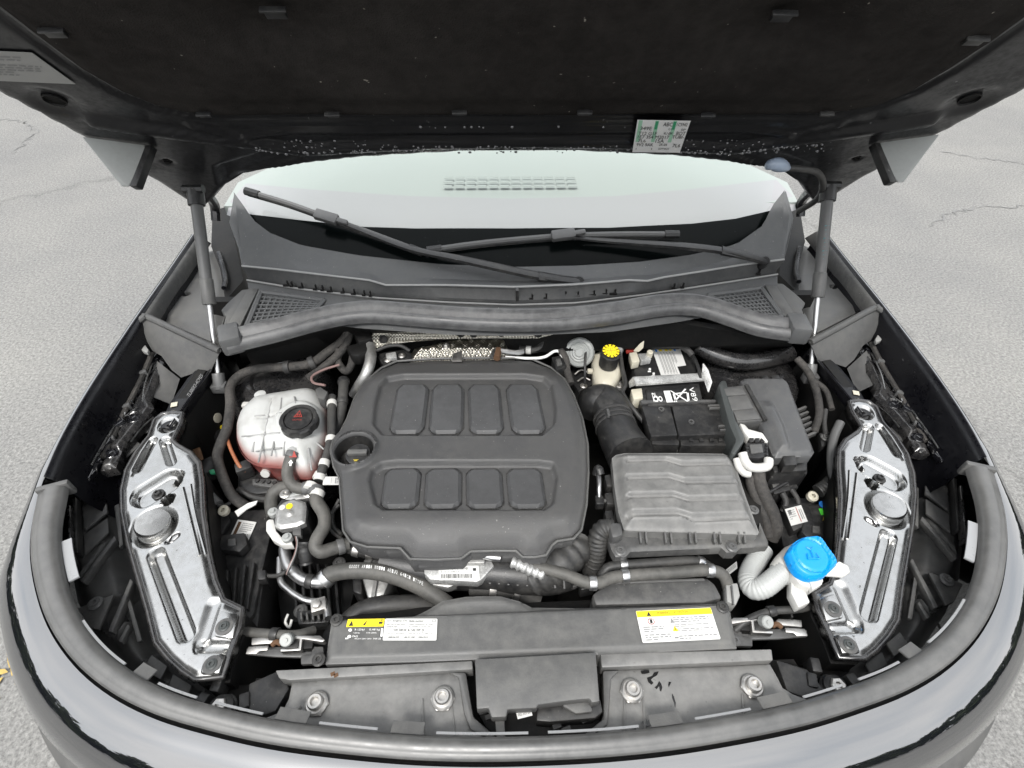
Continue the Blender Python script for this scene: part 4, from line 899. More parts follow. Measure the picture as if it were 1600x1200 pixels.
wiper([(386, 299, .03), (450, 318, .028), (520, 343, .026), (600, 372, .024), (658, 394, .022)], [(505, 336, .034), (560, 358, .03), (640, 388, .03), (720, 405, .034), (845, 432, .036), (905, 440, .03)], (510, 339, .036), None, 'wiper lying up the left side of the glass')
wiper([(670, 391, .022), (760, 379, .024), (875, 369, .026), (970, 366, .026), (1058, 366, .026)], [(868, 368, .034), (925, 374, .03), (990, 379, .03), (1060, 384, .034), (1130, 392, .036), (1195, 408, .03)], (880, 367, .036), None, 'wiper lying flat along the base of the glass')

# --- gas struts
def strut(sg):
    lo, hi = Vector((-.645, .825, .93)), Vector((-.667, 1.072, 1.24))
    if sg: lo.x, hi.x = -lo.x, -hi.x
    d = hi-lo; md = lo+d*.43
    b = MB(); b.tube([md, hi], .0118, 16, 0); s_ = b.build('gas_strut', 'strut', car, label='grey gas strut holding up the %s of the hood' % ('right' if sg else 'left'))
    b = MB(); b.tube([lo+d*.04, md], .0055, 10, 0); b.build('rod', 'alu_tube', s_)
    b = MB(); b.tube([md-d*.005, md+d*.13], .0135, 16, 0); b.build('collar', 'plastic_l', s_, bevel=.002)
    b = MB(); b.tube([lo-d*.03, lo+d*.06], .0125, 12, 0); b.box(lo+Vector((0, -.004, -.006)), (.03, .02, .02)); b.build('end_fitting', 'strut', s_, bevel=.002)
    b = MB(); b.tube([hi-d*.06, hi+d*.02], .0165, 12, 0); b.tube([hi+Vector((.02 if sg else -.02, 0, .01)), hi+Vector((-.02 if sg else .02, 0, .01))], .009, 8, 0); b.build('end_fitting', 'black', s_)
    if sg:
        for k in range(9):
            t = .66+.022*k; p = lo+d*t+Vector((-.002, -.0148, 0)); b = MB(); b.box(p+Vector((0, -.001, -.004)), (.004+.006*((k*7) % 3)/2, .001, .0045)); b.build('print_mark', 'teal_ink', s_)
M['teal_ink'] = mat('teal_ink', (.05, .2, .22), .5)
strut(False); strut(True)
# ================================================================== things in the bay
def base_thing(name, label, cat, px, py, z, group=None):
    p = W(px, py, z); return thing(name, label, cat, (p.x, p.y, z-.05), group)
def block(parent, name, m, pts, zt, depth, bevel=.003, label=None, top=None):
    b = MB(); b.prism(XY(pts, zt), zt-depth, top if top else zt); return b.build(name, m, parent, bevel=bevel, label=label)
def run(pts, z=None): return [W(*p) if len(p) == 3 else W(p[0], p[1], z) for p in pts]
def pipe(parent, name, m, pts, r, z=None, n=12, sm=6, label=None, rf=None):
    b = MB(); b.tube(run(pts, z), r, n, sm, rf=rf); return b.build(name, m, parent, label=label, ang=60)
def ring(parent, name, m, a, c, r, w=.5):       # a clamp band round a hose between two points
    b = MB(); b.tube([a, c], r, 14, 0); return b.build(name, m, parent, bevel=.001)
def hose(name, label, cat, pts, r, m='hose', z=None, bands=(), rf=None, bm='strut', sm=6, br=1.18):
    P = run(pts, z); t = thing(name, label, cat, P[0])
    b = MB(); b.tube(P, r, 12, sm, rf=rf); b.build('hose_body', m, t, ang=60)
    Q = catmull(P, 8)
    for f in bands:
        i = min(len(Q)-2, max(1, int(f*(len(Q)-1)))); d = (Q[i+1]-Q[i-1]).normalized()
        ring(t, 'hose_clamp', bm, Q[i]-d*.006, Q[i]+d*.006, r*br)
    return t
def corr(r, pitch, amp): return lambda s, L: r+amp*math.sin(2*math.pi*s/pitch)

# ------------------------------------------------------------------ engine and its cover
eng = base_thing('engine', 'dark engine block largely hidden beneath its ribbed cover', 'engine', 725, 720, .75)
ec_px = [(620, 565), (680, 561), (746, 560), (800, 560), (832, 562), (861, 575), (882, 593), (896, 618), (910, 655), (918, 695), (919, 740), (916, 790), (908, 829), (896, 842), (870, 846), (862, 853), (853, 868), (835, 871), (817, 871), (806, 861), (770, 861), (735, 862), (721, 873), (680, 875), (641, 874), (626, 857), (574, 855), (548, 847), (537, 830), (534, 790), (531, 748), (522, 730), (517, 704), (521, 688), (532, 676), (543, 655), (555, 621), (571, 597), (595, 576)]
b = MB(); cxy = XY([(725, 720)], .9)[0]
b.prism([(cxy[0]+(x-cxy[0])*.9, cxy[1]+(y-cxy[1])*.88) for x, y in XY(ec_px, .9)], .55, .9); b.build('block', 'deep', eng)
ec = base_thing('engine_cover', 'large dark grey plastic engine cover with two rows of octagonal pads', 'engine cover', 725, 720, .94)
zE = .935
qe = lambda a, c: tuple(W(a, c, .952)[:2])
eo = XY(ec_px, zE)
up = [qe(*p) for p in [(606, 591), (630, 586), (720, 586), (820, 586), (848, 591), (860, 602), (866, 640), (864, 662), (846, 678), (600, 678), (586, 662), (589, 630), (596, 604)]]
lowp = [qe(*p) for p in [(597, 727), (620, 724), (840, 724), (862, 727), (868, 745), (862, 785), (850, 794), (600, 794), (588, 785), (580, 750), (584, 735)]]
wx, wy = qe(554, 704)
def ez(x, y, d):
    z = zE+.011*sst(0, .006, d)+.009*sst(.0, .03, d)
    fy = qe(720, 805)[1]; z = z-.03*sst(0, .085, fy-y)
    by = qe(720, 600)[1]; z = z-.012*sst(0, .09, y-by)
    z = z-.013*(1-sst(-.002, .007, poly_sd(x, y, up)))-.013*(1-sst(-.002, .007, poly_sd(x, y, lowp)))
    r = np.hypot(x-wx, y-wy)
    z = z+.012*(1-sst(.037, .048, r))*(1-sst(.0, .01, -np.minimum(0, d-.0)))
    z = z-.06*(1-sst(.034, .039, r))
    return z
shell = relief('cover_shell', eo, ez, .0027, .03, 'cover', ec, ang=75, draft=.02)
b = MB(); b.lathe([(.0425, -.005), (.0415, .002), (.039, .0035), (.0365, .002), (.0345, -.004), (.033, -.034)], (wx, wy, .957), n=48, cap=False); b.build('filler_well', 'cover', ec, ang=60)
b = MB(); b.lathe([(.0343, -.003), (.0325, -.0335), (.0, -.0335)], (wx, wy, .957), n=40, cap=False); b.build('well_shade', 'black', ec, ang=60)  # inside of the well coloured black for the shade in the recess
lip = [Vector((x, y, zE+.001)) for x, y in eo]; b = MB(); b.tube(lip+lip[:1], .0026, 6, 0); b.build('cover_lip', 'plastic_l', ec, ang=60)
def oct_pad(px, py, w, h, sk, name='pad'):
    c = W(px, py, .952); ppm = 819/((c-CP).dot(AF)); hw = w/2/ppm; p0 = W(px+sk, py-h/2, .952); p1 = W(px-sk, py+h/2, .952)
    ax = (p0-p1)/2; cx = Vector((hw, 0, 0)); k = .24; c = (p0+p1)/2
    uv = [(-1+k*1.3, -1), (1-k*1.3, -1), (1, -1+k), (1, 1-k), (1-k*1.3, 1), (-1+k*1.3, 1), (-1, 1-k), (-1, -1+k)]
    P = [c+cx*u+ax*v for u, v in uv]; zz = float(ez(np.array([c.x]), np.array([c.y]), np.array([.1]))[0])
    gp = [c+(p-c)*1.032 for p in P]; b = MB(); b.prism([(p.x, p.y) for p in gp], zz-.003, zz+.0022); b.build('pad_groove', 'black', ec)
    b = MB(); b.prism([(p.x, p.y) for p in P], zz-.004, zz+.0085); return b.build(name, 'pad', ec, bevel=.0055, seg=1, smooth=False)
for px in (639.5, 698, 758, 821): oct_pad(px, 636, 52, 77, (725-px)*.07)
for px in (626, 692, 757, 822): oct_pad(px, 760, 57, 62, (725-px)*.04)
# oil filler cap in its well
oc = W(560, 711, .950); cap = thing('oil_filler_cap', 'black oil filler cap with yellow marks in the well of the engine cover', 'oil cap', oc-Vector((0, 0, .02)))
b = MB(); b.lathe([(.022, -.03), (.0235, -.002), (.0225, .003), (.0195, .004), (.0, .0042)], oc, (0, -.12, 1), 28, gear=lambda k, h: 1-.03*(k % 2)); b.build('cap_body', 'black', cap, ang=30)
b = MB(); b.box(oc+Vector((0, -.001, .008)), (.036, .010, .010)); b.build('grip', 'plastic_l', cap, bevel=.002)
f = Flat(oc+Vector((-.02, -.02, .0042)), oc+Vector((.02, -.02, .0042)), oc+Vector((-.02, .02, .0042)), CAM_P)
f.marks([rect(.42, .82, .62, .85), rect(.42, .93, .62, .96), rect(.42, .85, .46, .93), rect(.58, .85, .62, .93)], 'yellow_dk', cap); f.marks([rect(.35, .12, .6, .15), rect(.4, .05, .55, .11)], 'yellow_dk', cap)

# intake manifold and coil label below the front edge of the cover
im = base_thing('intake_manifold', 'black ribbed intake manifold under the front edge of the engine cover', 'manifold', 740, 890, .86)
pipe(im, 'plenum', 'black', [(600, 878, .86), (660, 888, .86), (760, 895, .86), (850, 900, .86), (885, 893, .86)], .032, n=14)
for k in range(9):
    px = 762+k*14.5; b = MB(); a = W(px, 878+k*1.5, .888); c = W(px+2, 910+k, .874); b.slab([a, c, c+Vector((.003, 0, 0)), a+Vector((.003, 0, 0))], (0, -.004, .004)); b.build('rib', 'black', im)
for px in (606, 620, 634): b = MB(); b.slab([W(px, 866, .89), W(px+4, 866, .89), W(px+5, 882, .88), W(px+1, 882, .88)], (0, 0, .006)); b.build('rib', 'black', im)
pipe(im, 'throttle_pipe', 'hose_d', [(830, 905, .86), (870, 885, .88), (895, 860, .88), (900, 845, .88)], .03, rf=corr(.03, .018, .0018), sm=14)
block(im, 'module', 'galv', [(661, 878), (768, 876), (772, 884), (752, 906), (745, 909), (672, 905), (663, 896)], .895, .02, .002)
lf = Flat(W(686, 907, .8955), W(750, 906, .8955), W(685, 885, .8955), CAM_P); lb = lf.sheet('barcode_label', 'label', im)
rr = random.Random(5); u = .06; bars = []
while u < .82: w = rr.uniform(.006, .02); bars.append(rect(u, .12, u+w, .42)); u += w+rr.uniform(.008, .022)
lf.marks(bars, 'ink', lb); lf.text("'04E 907309B'", .22, .72, .74, .88, 'ink', lb); lf.text('E  V.2  04E13', .06, .52, .5, .64, 'ink_g', lb); lf.marks([rect(.85, .62, .93, .82)], 'ink', lb)
block(im, 'casting', 'alu', [(672, 905), (705, 908), (718, 912), (700, 918), (676, 914)], .875, .02, .003)
block(im, 'upper_casting', 'alu', [(728, 868), (758, 872), (757, 880), (722, 880)], .905, .015, .002)
pipe(im, 'breather_tube', 'alu_tube', [(742, 864, .91), (765, 870, .91), (782, 872, .91)], .006)
pipe(im, 'tape_wrap', 'galv', [(800, 878, .905), (815, 884, .905), (832, 892, .9), (850, 898, .895)], .009, rf=corr(.009, .01, .0015), sm=10)
ab = base_thing('alternator', 'pale cast aluminium alternator casing behind the ribbed rubber hose', 'alternator', 586, 915, .8)
for P, zt, m in (([(567, 872), (606, 868), (612, 900), (600, 930), (574, 935), (566, 905)], .83, 'alu'), ([(578, 935), (606, 935), (604, 962), (582, 962)], .8, 'alu'), ([(548, 880), (566, 878), (566, 930), (550, 925)], .8, 'black')):
    block(ab, 'casing', m, P, zt, .1, .006)
for px, py in ((575, 890), (598, 888), (585, 920)): b = MB(); b.box(W(px, py, .835), (.006, .03, .006)); b.build('cooling_fin', 'alu', ab)

# ------------------------------------------------------------------ radiator cover, lock carrier, latch cover
zR = .915
rc = base_thing('radiator_cover', 'long dark grey plastic radiator cover carrying the yellow stickers', 'radiator cover', 830, 990, zR)
ro = [p for p in XY([(517, 967), (524, 962), (600, 960), (645, 955), (668, 944), (690, 932), (727, 926), (755, 925), (782, 925), (812, 932), (832, 941), (900, 942), (1000, 940), (1100, 936), (1124, 935), (1136, 942), (1143, 955), (1153, 1011), (1000, 1018), (800, 1026), (650, 1032), (507, 1036), (511, 1005)], zR)]
q = lambda a, c: tuple(W(a, c, zR)[:2])
crest = [q(517, 968), q(640, 963), q(800, 957), q(960, 951), q(1141, 945)]
def rz(x, y, d):
    cy = np.interp(x, [p[0] for p in crest], [p[1] for p in crest])
    z = zR-.006*(1-sst(0, .008, d))-.014*sst(-.001, .006, y-cy)+.008*sst(.012, .05, y-cy)
    return z-.0*x
rcs = relief('cover_shell', ro, rz, .0035, .05, 'plastic_l', rc, ang=60)
for a, c in ((526, 969), (1129, 949), (498, 1031)): screw(rc, W(a, c, zR+.001), .0055)
f1 = Flat(W(541, 980, zR+.001), W(599, 979, zR+.001), W(544, 968, zR+.001), CAM_P); y1 = f1.sheet('hazard_strip', 'yellow', rc, h=.001)
f1.marks([[(.06, .1), (.18, .1), (.12, .8)], [(.44, .15), (.5, .15), (.54, .8), (.49, .55)], rect(.86, .3, .96, .6), circ(.93, .8, .025, .1, 8)], 'ink', y1, h=.0016)
f2 = Flat(W(538, 1001, zR+.001), W(598, 1001, zR+.001), W(541, 981, zR+.001), CAM_P)
pr = f2.marks([rect(.93, .3, .985, .95)], 'ink_w', rc, h=.0008, name='refrigerant_print')
for s, a in (('R-1234yf', (.24, .72, .5, .92)), ('0.48 kg', (.62, .74, .9, .92)), ('1,06 lbs', (.22, .52, .38, .64)), ('SAE J2845', (.55, .52, .82, .64)), ('PAG', (.2, .24, .34, .4)), ('SAE J639 / J2842 / J2843', (.26, .06, .7, .18)), ('VW 50', (.75, .06, .95, .2))): f2.text(s, *a, 'ink_w', pr, h=.0009)
f2.marks([circ(.12, .8, .05, .12, 12), circ(.12, .3, .05, .12, 12), rect(.02, .1, .1, .2)], 'ink_w', pr)
f3 = Flat(W(598, 1001, zR+.001), W(682, 1001, zR+.001), W(602, 967, zR+.001), CAM_P); y3 = f3.sheet('oil_sticker', 'label', rc, h=.001, cut=.015)
for s, a in (('Engine Oil', (.16, .82, .42, .95)), ('Huile moteur', (.46, .82, .74, .95)), ('Use only oil that meets', (.04, .68, .4, .76)), ('Utiliser uniquement de l\'huile', (.46, .68, .92, .76)), ('standard with', (.04, .58, .24, .65)), ('qui satisfait la norme VW', (.46, .58, .88, .65)), ('VW 508 00  &  SAE 0W 20', (.18, .4, .76, .53)), ('Do not mix oil specifications', (.04, .28, .4, .35)), ('Please use oil of VW approved', (.45, .28, .92, .35)), ('www.vw.com', (.1, .09, .3, .17)), ('1 800 822 8987', (.38, .09, .6, .17)), ('www.vw.ca', (.66, .09, .84, .17))): f3.text(s, *a, 'ink', y3, h=.0016)
f3.marks([rect(.04, .2, .9, .212), rect(.03, .86, .1, .9), rect(.1, .9, .13, .93), rect(.9, .84, .97, .86), rect(.9, .93, .97, .95), rect(.9, .84, .91, .95), rect(.96, .84, .97, .95)], 'ink_g', y3, h=.0016)
f4 = Flat(W(1004, 1005, zR+.001), W(1126, 999, zR+.001), W(993, 955, zR+.001), CAM_P); y4 = f4.sheet('warning_sticker', 'label', rc, h=.001, cut=.012)
f4.sheet('warning_band', 'yellow', y4, .004, .79, .996, .985, h=.0014, t=.0003)
f4.text('WARNING', .27, .85, .44, .94, 'ink', y4, h=.0019); f4.text('ATTENTION', .49, .85, .68, .94, 'ink', y4, h=.0019)
f4.marks([[(.13, .81), (.19, .81), (.16, .95)]], 'ink', y4, h=.0019)
f4.marks([p for p in lines(.05, .32, .5, .3, 3, 2)+lines(.05, .38, .26, .04, 3, 3)+lines(.46, .93, .75, .56, 3, 4)+lines(.46, .95, .52, .42, 2, 5)+lines(.46, .95, .39, .28, 2, 6)+lines(.48, .97, .18, .04, 2, 7)], 'ink_g', y4, h=.0016)
f4.marks([circ(.17, .64, .045, .1, 14)], 'red', y4, h=.0014); f4.marks([circ(.17, .64, .036, .08, 14)], 'label', y4, h=.0016); f4.marks([rect(.155, .58, .185, .7)], 'ink', y4, h=.0018)
f4.marks([rect(.395, .04, .399, .76), rect(.42, .225, .9, .232), rect(.42, .08, .47, .13), [(.385+.03, .56), (.47, .56), (.44, .72)]], 'ink_g', y4, h=.0017); f4.marks([[(.42, .3), (.49, .3), (.455, .47)]], 'yellow', y4, h=.0017)
f4.marks([rect(.45, .33, .46, .42)], 'ink', y4, h=.0019)

lc = base_thing('lock_carrier', 'weathered grey front panel with four large bolts behind the seal', 'front panel', 830, 1090, .9)
zL = .897
def lz(x, y, d): return zL-.004*(1-sst(0, .006, d))+.001*np.sin(x*40)
pL = XY([(456, 1061), (600, 1055), (722, 1050), (730, 1060), (733, 1118), (740, 1136), (758, 1144), (775, 1150), (782, 1164), (640, 1160), (500, 1150), (384, 1132), (440, 1110), (450, 1090)], zL)
pR = XY([(946, 1047), (1204, 1037), (1216, 1058), (1224, 1074), (1240, 1084), (1278, 1098), (1230, 1125), (1120, 1146), (1000, 1158), (895, 1166), (905, 1152), (925, 1140), (940, 1128), (945, 1110), (943, 1060)], zL)
relief('panel', pL, lz, .006, .03, 'panel', lc, label='left half of the grey front panel'); relief('panel', pR, lz, .006, .03, 'panel', lc, label='right half of the grey front panel')
for P in ([(430, 1047), (738, 1032), (739, 1046), (452, 1063), (436, 1060)], [(938, 1021), (1206, 1014), (1208, 1032), (940, 1043)]): block(lc, 'cross_bar', 'panel', P, .908, .03, .002)
for P in ([(700, 1050), (728, 1050), (740, 1120), (770, 1146), (780, 1160), (760, 1152), (735, 1140), (725, 1115), (716, 1058)], [(968, 1047), (942, 1048), (944, 1122), (915, 1146), (900, 1158), (930, 1146), (950, 1132), (955, 1060)]): block(lc, 'notch_rim', 'plastic_l', P, .902, .03, .003)
for a, c in ((495, 1100), (692, 1092), (987, 1080), (1175, 1073)):
    p = W(a, c, zL+.003); b = MB(); b.lathe([(.017, -.002), (.017, .002)], p, n=6); b.build('nut_plate', 'steel', lc, bevel=.001)
    b = MB(); b.lathe([(.0155, .002), (.0155, .004), (.013, .006), (.0105, .006), (.0105, .012), (.009, .014), (.006, .014), (.005, .008)], p, n=28); b.build('bolt', 'steel', lc, ang=25)
for (a, c), (e, f_) in (((660, 1092), (662, 1150)), ((705, 1095), (712, 1150)), ((470, 1105), (430, 1135)), ((976, 1090), (975, 1145)), ((1005, 1090), (1008, 1145)), ((1160, 1085), (1163, 1122)), ((1188, 1080), (1205, 1112))):
    p0, p1 = W(a, c, zL+.0005), W(e, f_, zL+.0005); b = MB(); b.tube([p0, p1], .0018, 6, 0); b.build('panel_ridge', 'panel', lc)
wet = bpy.data.materials.new('wet_patch'); wet.use_nodes = True; wp_ = wet.node_tree.nodes['Principled BSDF']; wp_.inputs['Base Color'].default_value = (.012, .012, .012, 1); wp_.inputs['Roughness'].default_value = .12
rd = random.Random(11); b = MB()
for k_, P_ in enumerate(([(1001, 1049), (1007, 1047), (1014, 1047), (1015, 1051), (1008, 1053), (1003, 1053)], [(1011, 1059), (1019, 1056), (1022, 1051), (1029, 1049), (1027, 1055), (1020, 1059), (1017, 1062), (1021, 1067), (1018, 1070), (1013, 1066)], [(1023, 1074), (1027, 1070), (1030, 1064), (1033, 1068), (1035, 1074), (1033, 1081), (1031, 1079), (1030, 1072), (1026, 1077)], [(1045, 1065), (1049, 1066), (1047, 1070), (1045, 1074), (1044, 1070)], [(1003, 1128), (1009, 1122), (1011, 1127), (1018, 1121), (1020, 1128), (1023, 1131), (1012, 1135), (1006, 1133)], [(985, 1138), (990, 1134), (997, 1133), (993, 1139)], [(1050, 1083), (1053, 1088), (1056, 1098), (1055, 1106), (1053, 1098), (1050, 1090)])):
    b.poly([W(x, y, zL+.0014) for x, y in P_])
o = b.build('wet_patches', wet, lc, smooth=False); o['kind'] = 'stuff'
for a, c in ((520, 1053), (525, 1055)):
    b = MB(); b.box(W(a, c, .9085), (.006, .005, .0008), .4); b.build('rust_spot', 'rust', lc)
# channel between radiator cover and seal
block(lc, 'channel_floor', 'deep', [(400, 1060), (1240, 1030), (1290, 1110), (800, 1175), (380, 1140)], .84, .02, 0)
for P in ([(388, 1068), (440, 1045), (452, 1075), (430, 1112), (388, 1126)], [(1212, 1030), (1262, 1045), (1300, 1090), (1275, 1098), (1230, 1080)]): block(lc, 'side_bracket', 'black', P, .885, .04, .003)

lt = base_thing('latch_cover', 'smooth grey box cover over the hood lock at the front centre', 'latch cover', 838, 1060, .92)
block(lt, 'cover_top', 'plastic_l', [(742, 1030), (931, 1019), (937, 1096), (925, 1098), (921, 1091), (894, 1094), (840, 1101), (839, 1106), (793, 1108), (791, 1120), (768, 1121), (763, 1106), (745, 1108)], .93, .022, .003)
block(lt, 'support_leg', 'plastic_l', [(773, 1122), (788, 1122), (790, 1158), (777, 1158)], .908, .02, .002)
block(lt, 'lock_body', 'black', [(840, 1104), (938, 1092), (942, 1112), (930, 1122), (860, 1128), (838, 1126)], .903, .03, .002)
block(lt, 'lock_lever', 'plastic', [(877, 1094), (922, 1091), (926, 1112), (900, 1115), (880, 1104)], .912, .01, .002)
f5 = Flat(W(809, 1124, .905), W(832, 1118, .905), W(806, 1112, .905), CAM_P); y5 = f5.sheet('lock_label', 'label', lt); f5.text('005.501:08', .08, .3, .92, .7, 'ink', y5)
block(lt, 'lock_base', 'deep', [(745, 1110), (940, 1100), (935, 1140), (905, 1155), (790, 1158), (760, 1140)], .875, .02, .002)
for px, py in ((755, 1112), (765, 1120), (885, 1140), (915, 1125), (870, 1135)): b = MB(); b.box(W(px, py, .885), (.012, .006, .006), .3); b.build('lock_spring', 'black', lt)

# hood latches and buffers either side
def latch(label, sg):
    T = (lambda a, c: (a, c)) if not sg else (lambda a, c: (1646-a-.0*c, c-28))
    c = T(440, 1005); t = base_thing('hood_latch', label, 'latch', c[0], c[1], .89, 'pair of hood latches')
    B = lambda name, m, P, zt, d, bv=.0015: block(t, name, m, [T(*p) for p in P], zt, d, bv)
    B('base_plate', 'strut', [(385, 1012), (420, 1010), (480, 1012), (505, 1020), (500, 1028), (430, 1026), (384, 1022)], .875, .006)
    B('catch_plate', 'steel', [(388, 1010), (420, 1008), (418, 1016), (405, 1017), (400, 1022), (383, 1022)], .893, .003)
    B('lever', 'steel', [(393, 996), (430, 994), (436, 1000), (424, 1005), (392, 1008)], .89, .006, .002)
    B('frame', 'steel', [(455, 993), (500, 993), (508, 1000), (504, 1003), (472, 998), (470, 1016), (438, 1018), (438, 1014), (466, 1012), (468, 998), (456, 997)], .895, .014, .001)
    B('spring_pocket', 'deep', [(470, 996), (490, 996), (488, 1013), (470, 1014)], .888, .03)
    B('spring_housing', 'black', [(442, 1000), (468, 997), (466, 1012), (444, 1014)], .89, .02)
    B('mount_foot', 'plastic', [(488, 1010), (505, 1010), (507, 1036), (470, 1038), (470, 1024), (486, 1022)], .882, .01)
    p = W(*T(447, 1000), .905); b = MB(); b.lathe([(.009, -.012), (.0095, .001), (.008, .003), (.003, .003), (.003, .005)], p, (.1, -.5, 1), 22); b.build('roller', 'tube_w', t, ang=30)
    b = MB(); b.tube([W(*T(425, 1008), .892), W(*T(432, 1003), .894), W(*T(440, 1006), .893)], .004, 8, 4); b.build('pivot_pin', 'rust', t)
    screw(t, W(*T(498, 1029), .883), .005, m='strut')
    return t
latch('steel hood latch with round roller left of the radiator cover', False)
latch('steel hood latch with round roller right of the radiator cover', True)
def buffer_(label, px, py):
    t = base_thing('hood_buffer', label, 'buffer', px, py, .87, 'pair of hood buffers'); p = W(px, py, .885)
    b = MB(); b.lathe([(.020, -.03), (.020, -.006), (.017, -.004), (.017, .002), (.012, .004)], p, (0, 0, 1), 20, gear=lambda k, h: 1-.06*(k % 5 == 0)); b.build('buffer_body', 'black', t, ang=30)
    b = MB(); b.lathe([(.011, .003), (.011, .009), (.0095, .011), (.005, .011), (.004, .007)], p, (0, 0, 1), 6); b.build('hex_nut', 'steel', t, ang=20)
    for dx, dy in ((-.03, .01), (.03, .008), (-.016, .03)): b = MB(); b.box(p+Vector((dx, dy, -.012)), (.014, .02, .03), dx*10); b.build('bracket_arm', 'black', t, bevel=.002)
    b = MB(); b.box(p+Vector((.0, .015, -.05)), (.1, .05, .03)); b.build('buffer_base', 'deep', t, bevel=.004)
buffer_('adjustable hood buffer in the left front corner of the bay', 345, 1106); buffer_('adjustable hood buffer in the right front corner of the bay', 1306, 1074)
for nm, lab, P, r, m in (('release_cable', 'grey hood release cable running behind the left latch', [(373, 985, .88), (395, 988, .885), (430, 991, .89), (462, 992, .89), (490, 985, .87)], .007, 'hose'), ('release_cable', 'black hood release cable arching behind the right latch', [(1148, 985, .88), (1170, 968, .89), (1205, 955, .895), (1245, 952, .895), (1275, 945, .88)], .006, 'hose_d')):
    hose(nm, lab, 'cable', P, r, m, bands=(.5,), bm='black', br=1.4)
M['washer_tube'] = mat('milky_tube', (.4, .41, .4), .4, .5, var=.3, vcol=(.3, .3, .29), vscale=12)
M['tank_seam'] = mat('tank_seam', (.27, .27, .265), .45)
# ------------------------------------------------------------------ coolant reservoir
ct = base_thing('coolant_reservoir', 'dirty translucent coolant tank with red fluid and a black cap', 'coolant tank', 445, 680, .87)
to = cat2(XY([(370, 668), (376, 650), (388, 637), (402, 626), (425, 621), (450, 617), (487, 612), (504, 621), (513, 645), (514, 678), (507, 705), (498, 727), (486, 741), (472, 743), (460, 740), (447, 728), (420, 725), (400, 722), (382, 710), (371, 690), (370, 668)], .90), 3)[:-1]
q = lambda a, c: tuple(W(a, c, .935)[:2])
gx = [q(p, 670)[0] for p in (398, 420, 445)]
def tz(x, y, d):
    k = np.clip(d/.055, 0, 1); z = .895+.045*np.sqrt(1-(1-k)**2)
    for a, c, e, f_ in ((425, 622, 405, 722), (405, 655, 440, 648), (385, 680, 440, 676), (395, 705, 440, 700), (455, 700, 458, 735), (480, 698, 484, 738), (498, 690, 506, 700)):
        z = z-.0035*(1-sst(.0006, .0045, seg_d(x, y, *q(a, c), *q(e, f_))))
    cx, cy = q(467, 656); r = np.hypot(x-cx, y-cy); z = z+.012*(1-sst(.036, .05, r))
    return z
relief('tank_top', to, tz, .004, .003, 'tank', ct, ang=80)
b = MB(); lo = [[(x+(W(445, 680, .9).x-x)*k, y+(W(445, 680, .9).y-y)*k, z) for x, y in to] for k, z in ((-.025, .896), (-.03, .892), (-.025, .888), (.0, .886), (.03, .86), (.1, .835), (.4, .83))]
b.loft(lo, True); b.build('tank_bottom', 'tank', ct, ang=60)
for pts in ([(425, 623), (415, 672), (404, 722)], [(398, 650), (420, 648), (440, 645)], [(378, 682), (408, 679), (438, 676)], [(400, 705), (420, 702), (440, 700)], [(428, 690), (424, 712)], [(398, 690), (394, 706)], [(445, 690), (443, 712)], [(482, 700), (487, 735)], [(495, 692), (506, 702)], [(460, 620), (462, 630)], [(440, 622), (438, 640)]):
    P_ = []
    for p in catmull([(a, c, 0) for a, c in pts], 6):
        w = W(p.x, p.y, .935)
        for _ in range(4):
            d_ = -float(poly_sd(np.array([w.x]), np.array([w.y]), to)[0]); w = W(p.x, p.y, float(tz(np.array([w.x]), np.array([w.y]), np.array([max(0, d_)]))[0]))
        P_.append(w)
    b = MB(); b.tube(P_, .0017, 6, 0); b.build('tank_seam', 'tank_seam', ct)
cc = W(467, 656, .957); b = MB()
b.lathe([(.033, -.016), (.0365, -.012), (.0365, .002), (.034, .005), (.028, .005), (.027, .001), (.0255, .001), (.025, .004), (.0, .0045)], cc, (.05, -.1, 1), 48, gear=lambda k, h: 1-(.06 if (k % 8) in (0, 1) and h < .003 else 0)); cp2 = b.build('cap', 'black', ct, ang=35)
ff = Flat(cc+Vector((-.02, -.02, .0062)), cc+Vector((.02, -.02, .0062)), cc+Vector((-.02, .02, .0092)), CAM_P)
ff.marks([[(.3, .52), (.36, .56), (.5, .86), (.5, .92)], [(.7, .52), (.64, .56), (.5, .86), (.5, .92)], rect(.3, .5, .7, .54), [(.42, .58), (.47, .58), (.5, .72), (.44, .7)], [(.52, .58), (.57, .58), (.56, .7), (.52, .66)]], 'red', cp2, h=.0004); ff.text('CAUTION', .28, .3, .72, .38, 'red', cp2, h=.0004)
block(ct, 'level_sensor', 'plastic', [(492, 608), (500, 604), (512, 612), (506, 625), (496, 621)], .945, .03, .002)
b = MB(); b.lathe([(.012, 0), (.012, .012), (.006, .014)], W(409, 622, .91), n=14); b.build('lug', 'tank', ct); b = MB(); b.box(W(386, 633, .905), (.02, .014, .01)); b.build('lug', 'white', ct, bevel=.003)
b = MB(); b.lathe([(.011, -.03), (.0105, 0), (.0125, .002), (.0125, .006)], W(458, 706, .925), (0, -.8, .3), 16); b.build('outlet_neck', 'tank', ct)
b = MB(); b.lathe([(.009, -.02), (.009, .01)], W(417, 736, .87), (0, -1, .3), 12); b.build('drain_stub', 'white', ct)
wf_ = Flat(W(448, 716, .935), W(468, 716, .935), W(450, 704, .94), CAM_P); wf_.marks([[(.2, .1), (.8, .1), (.5, .95)]], 'red', ct)

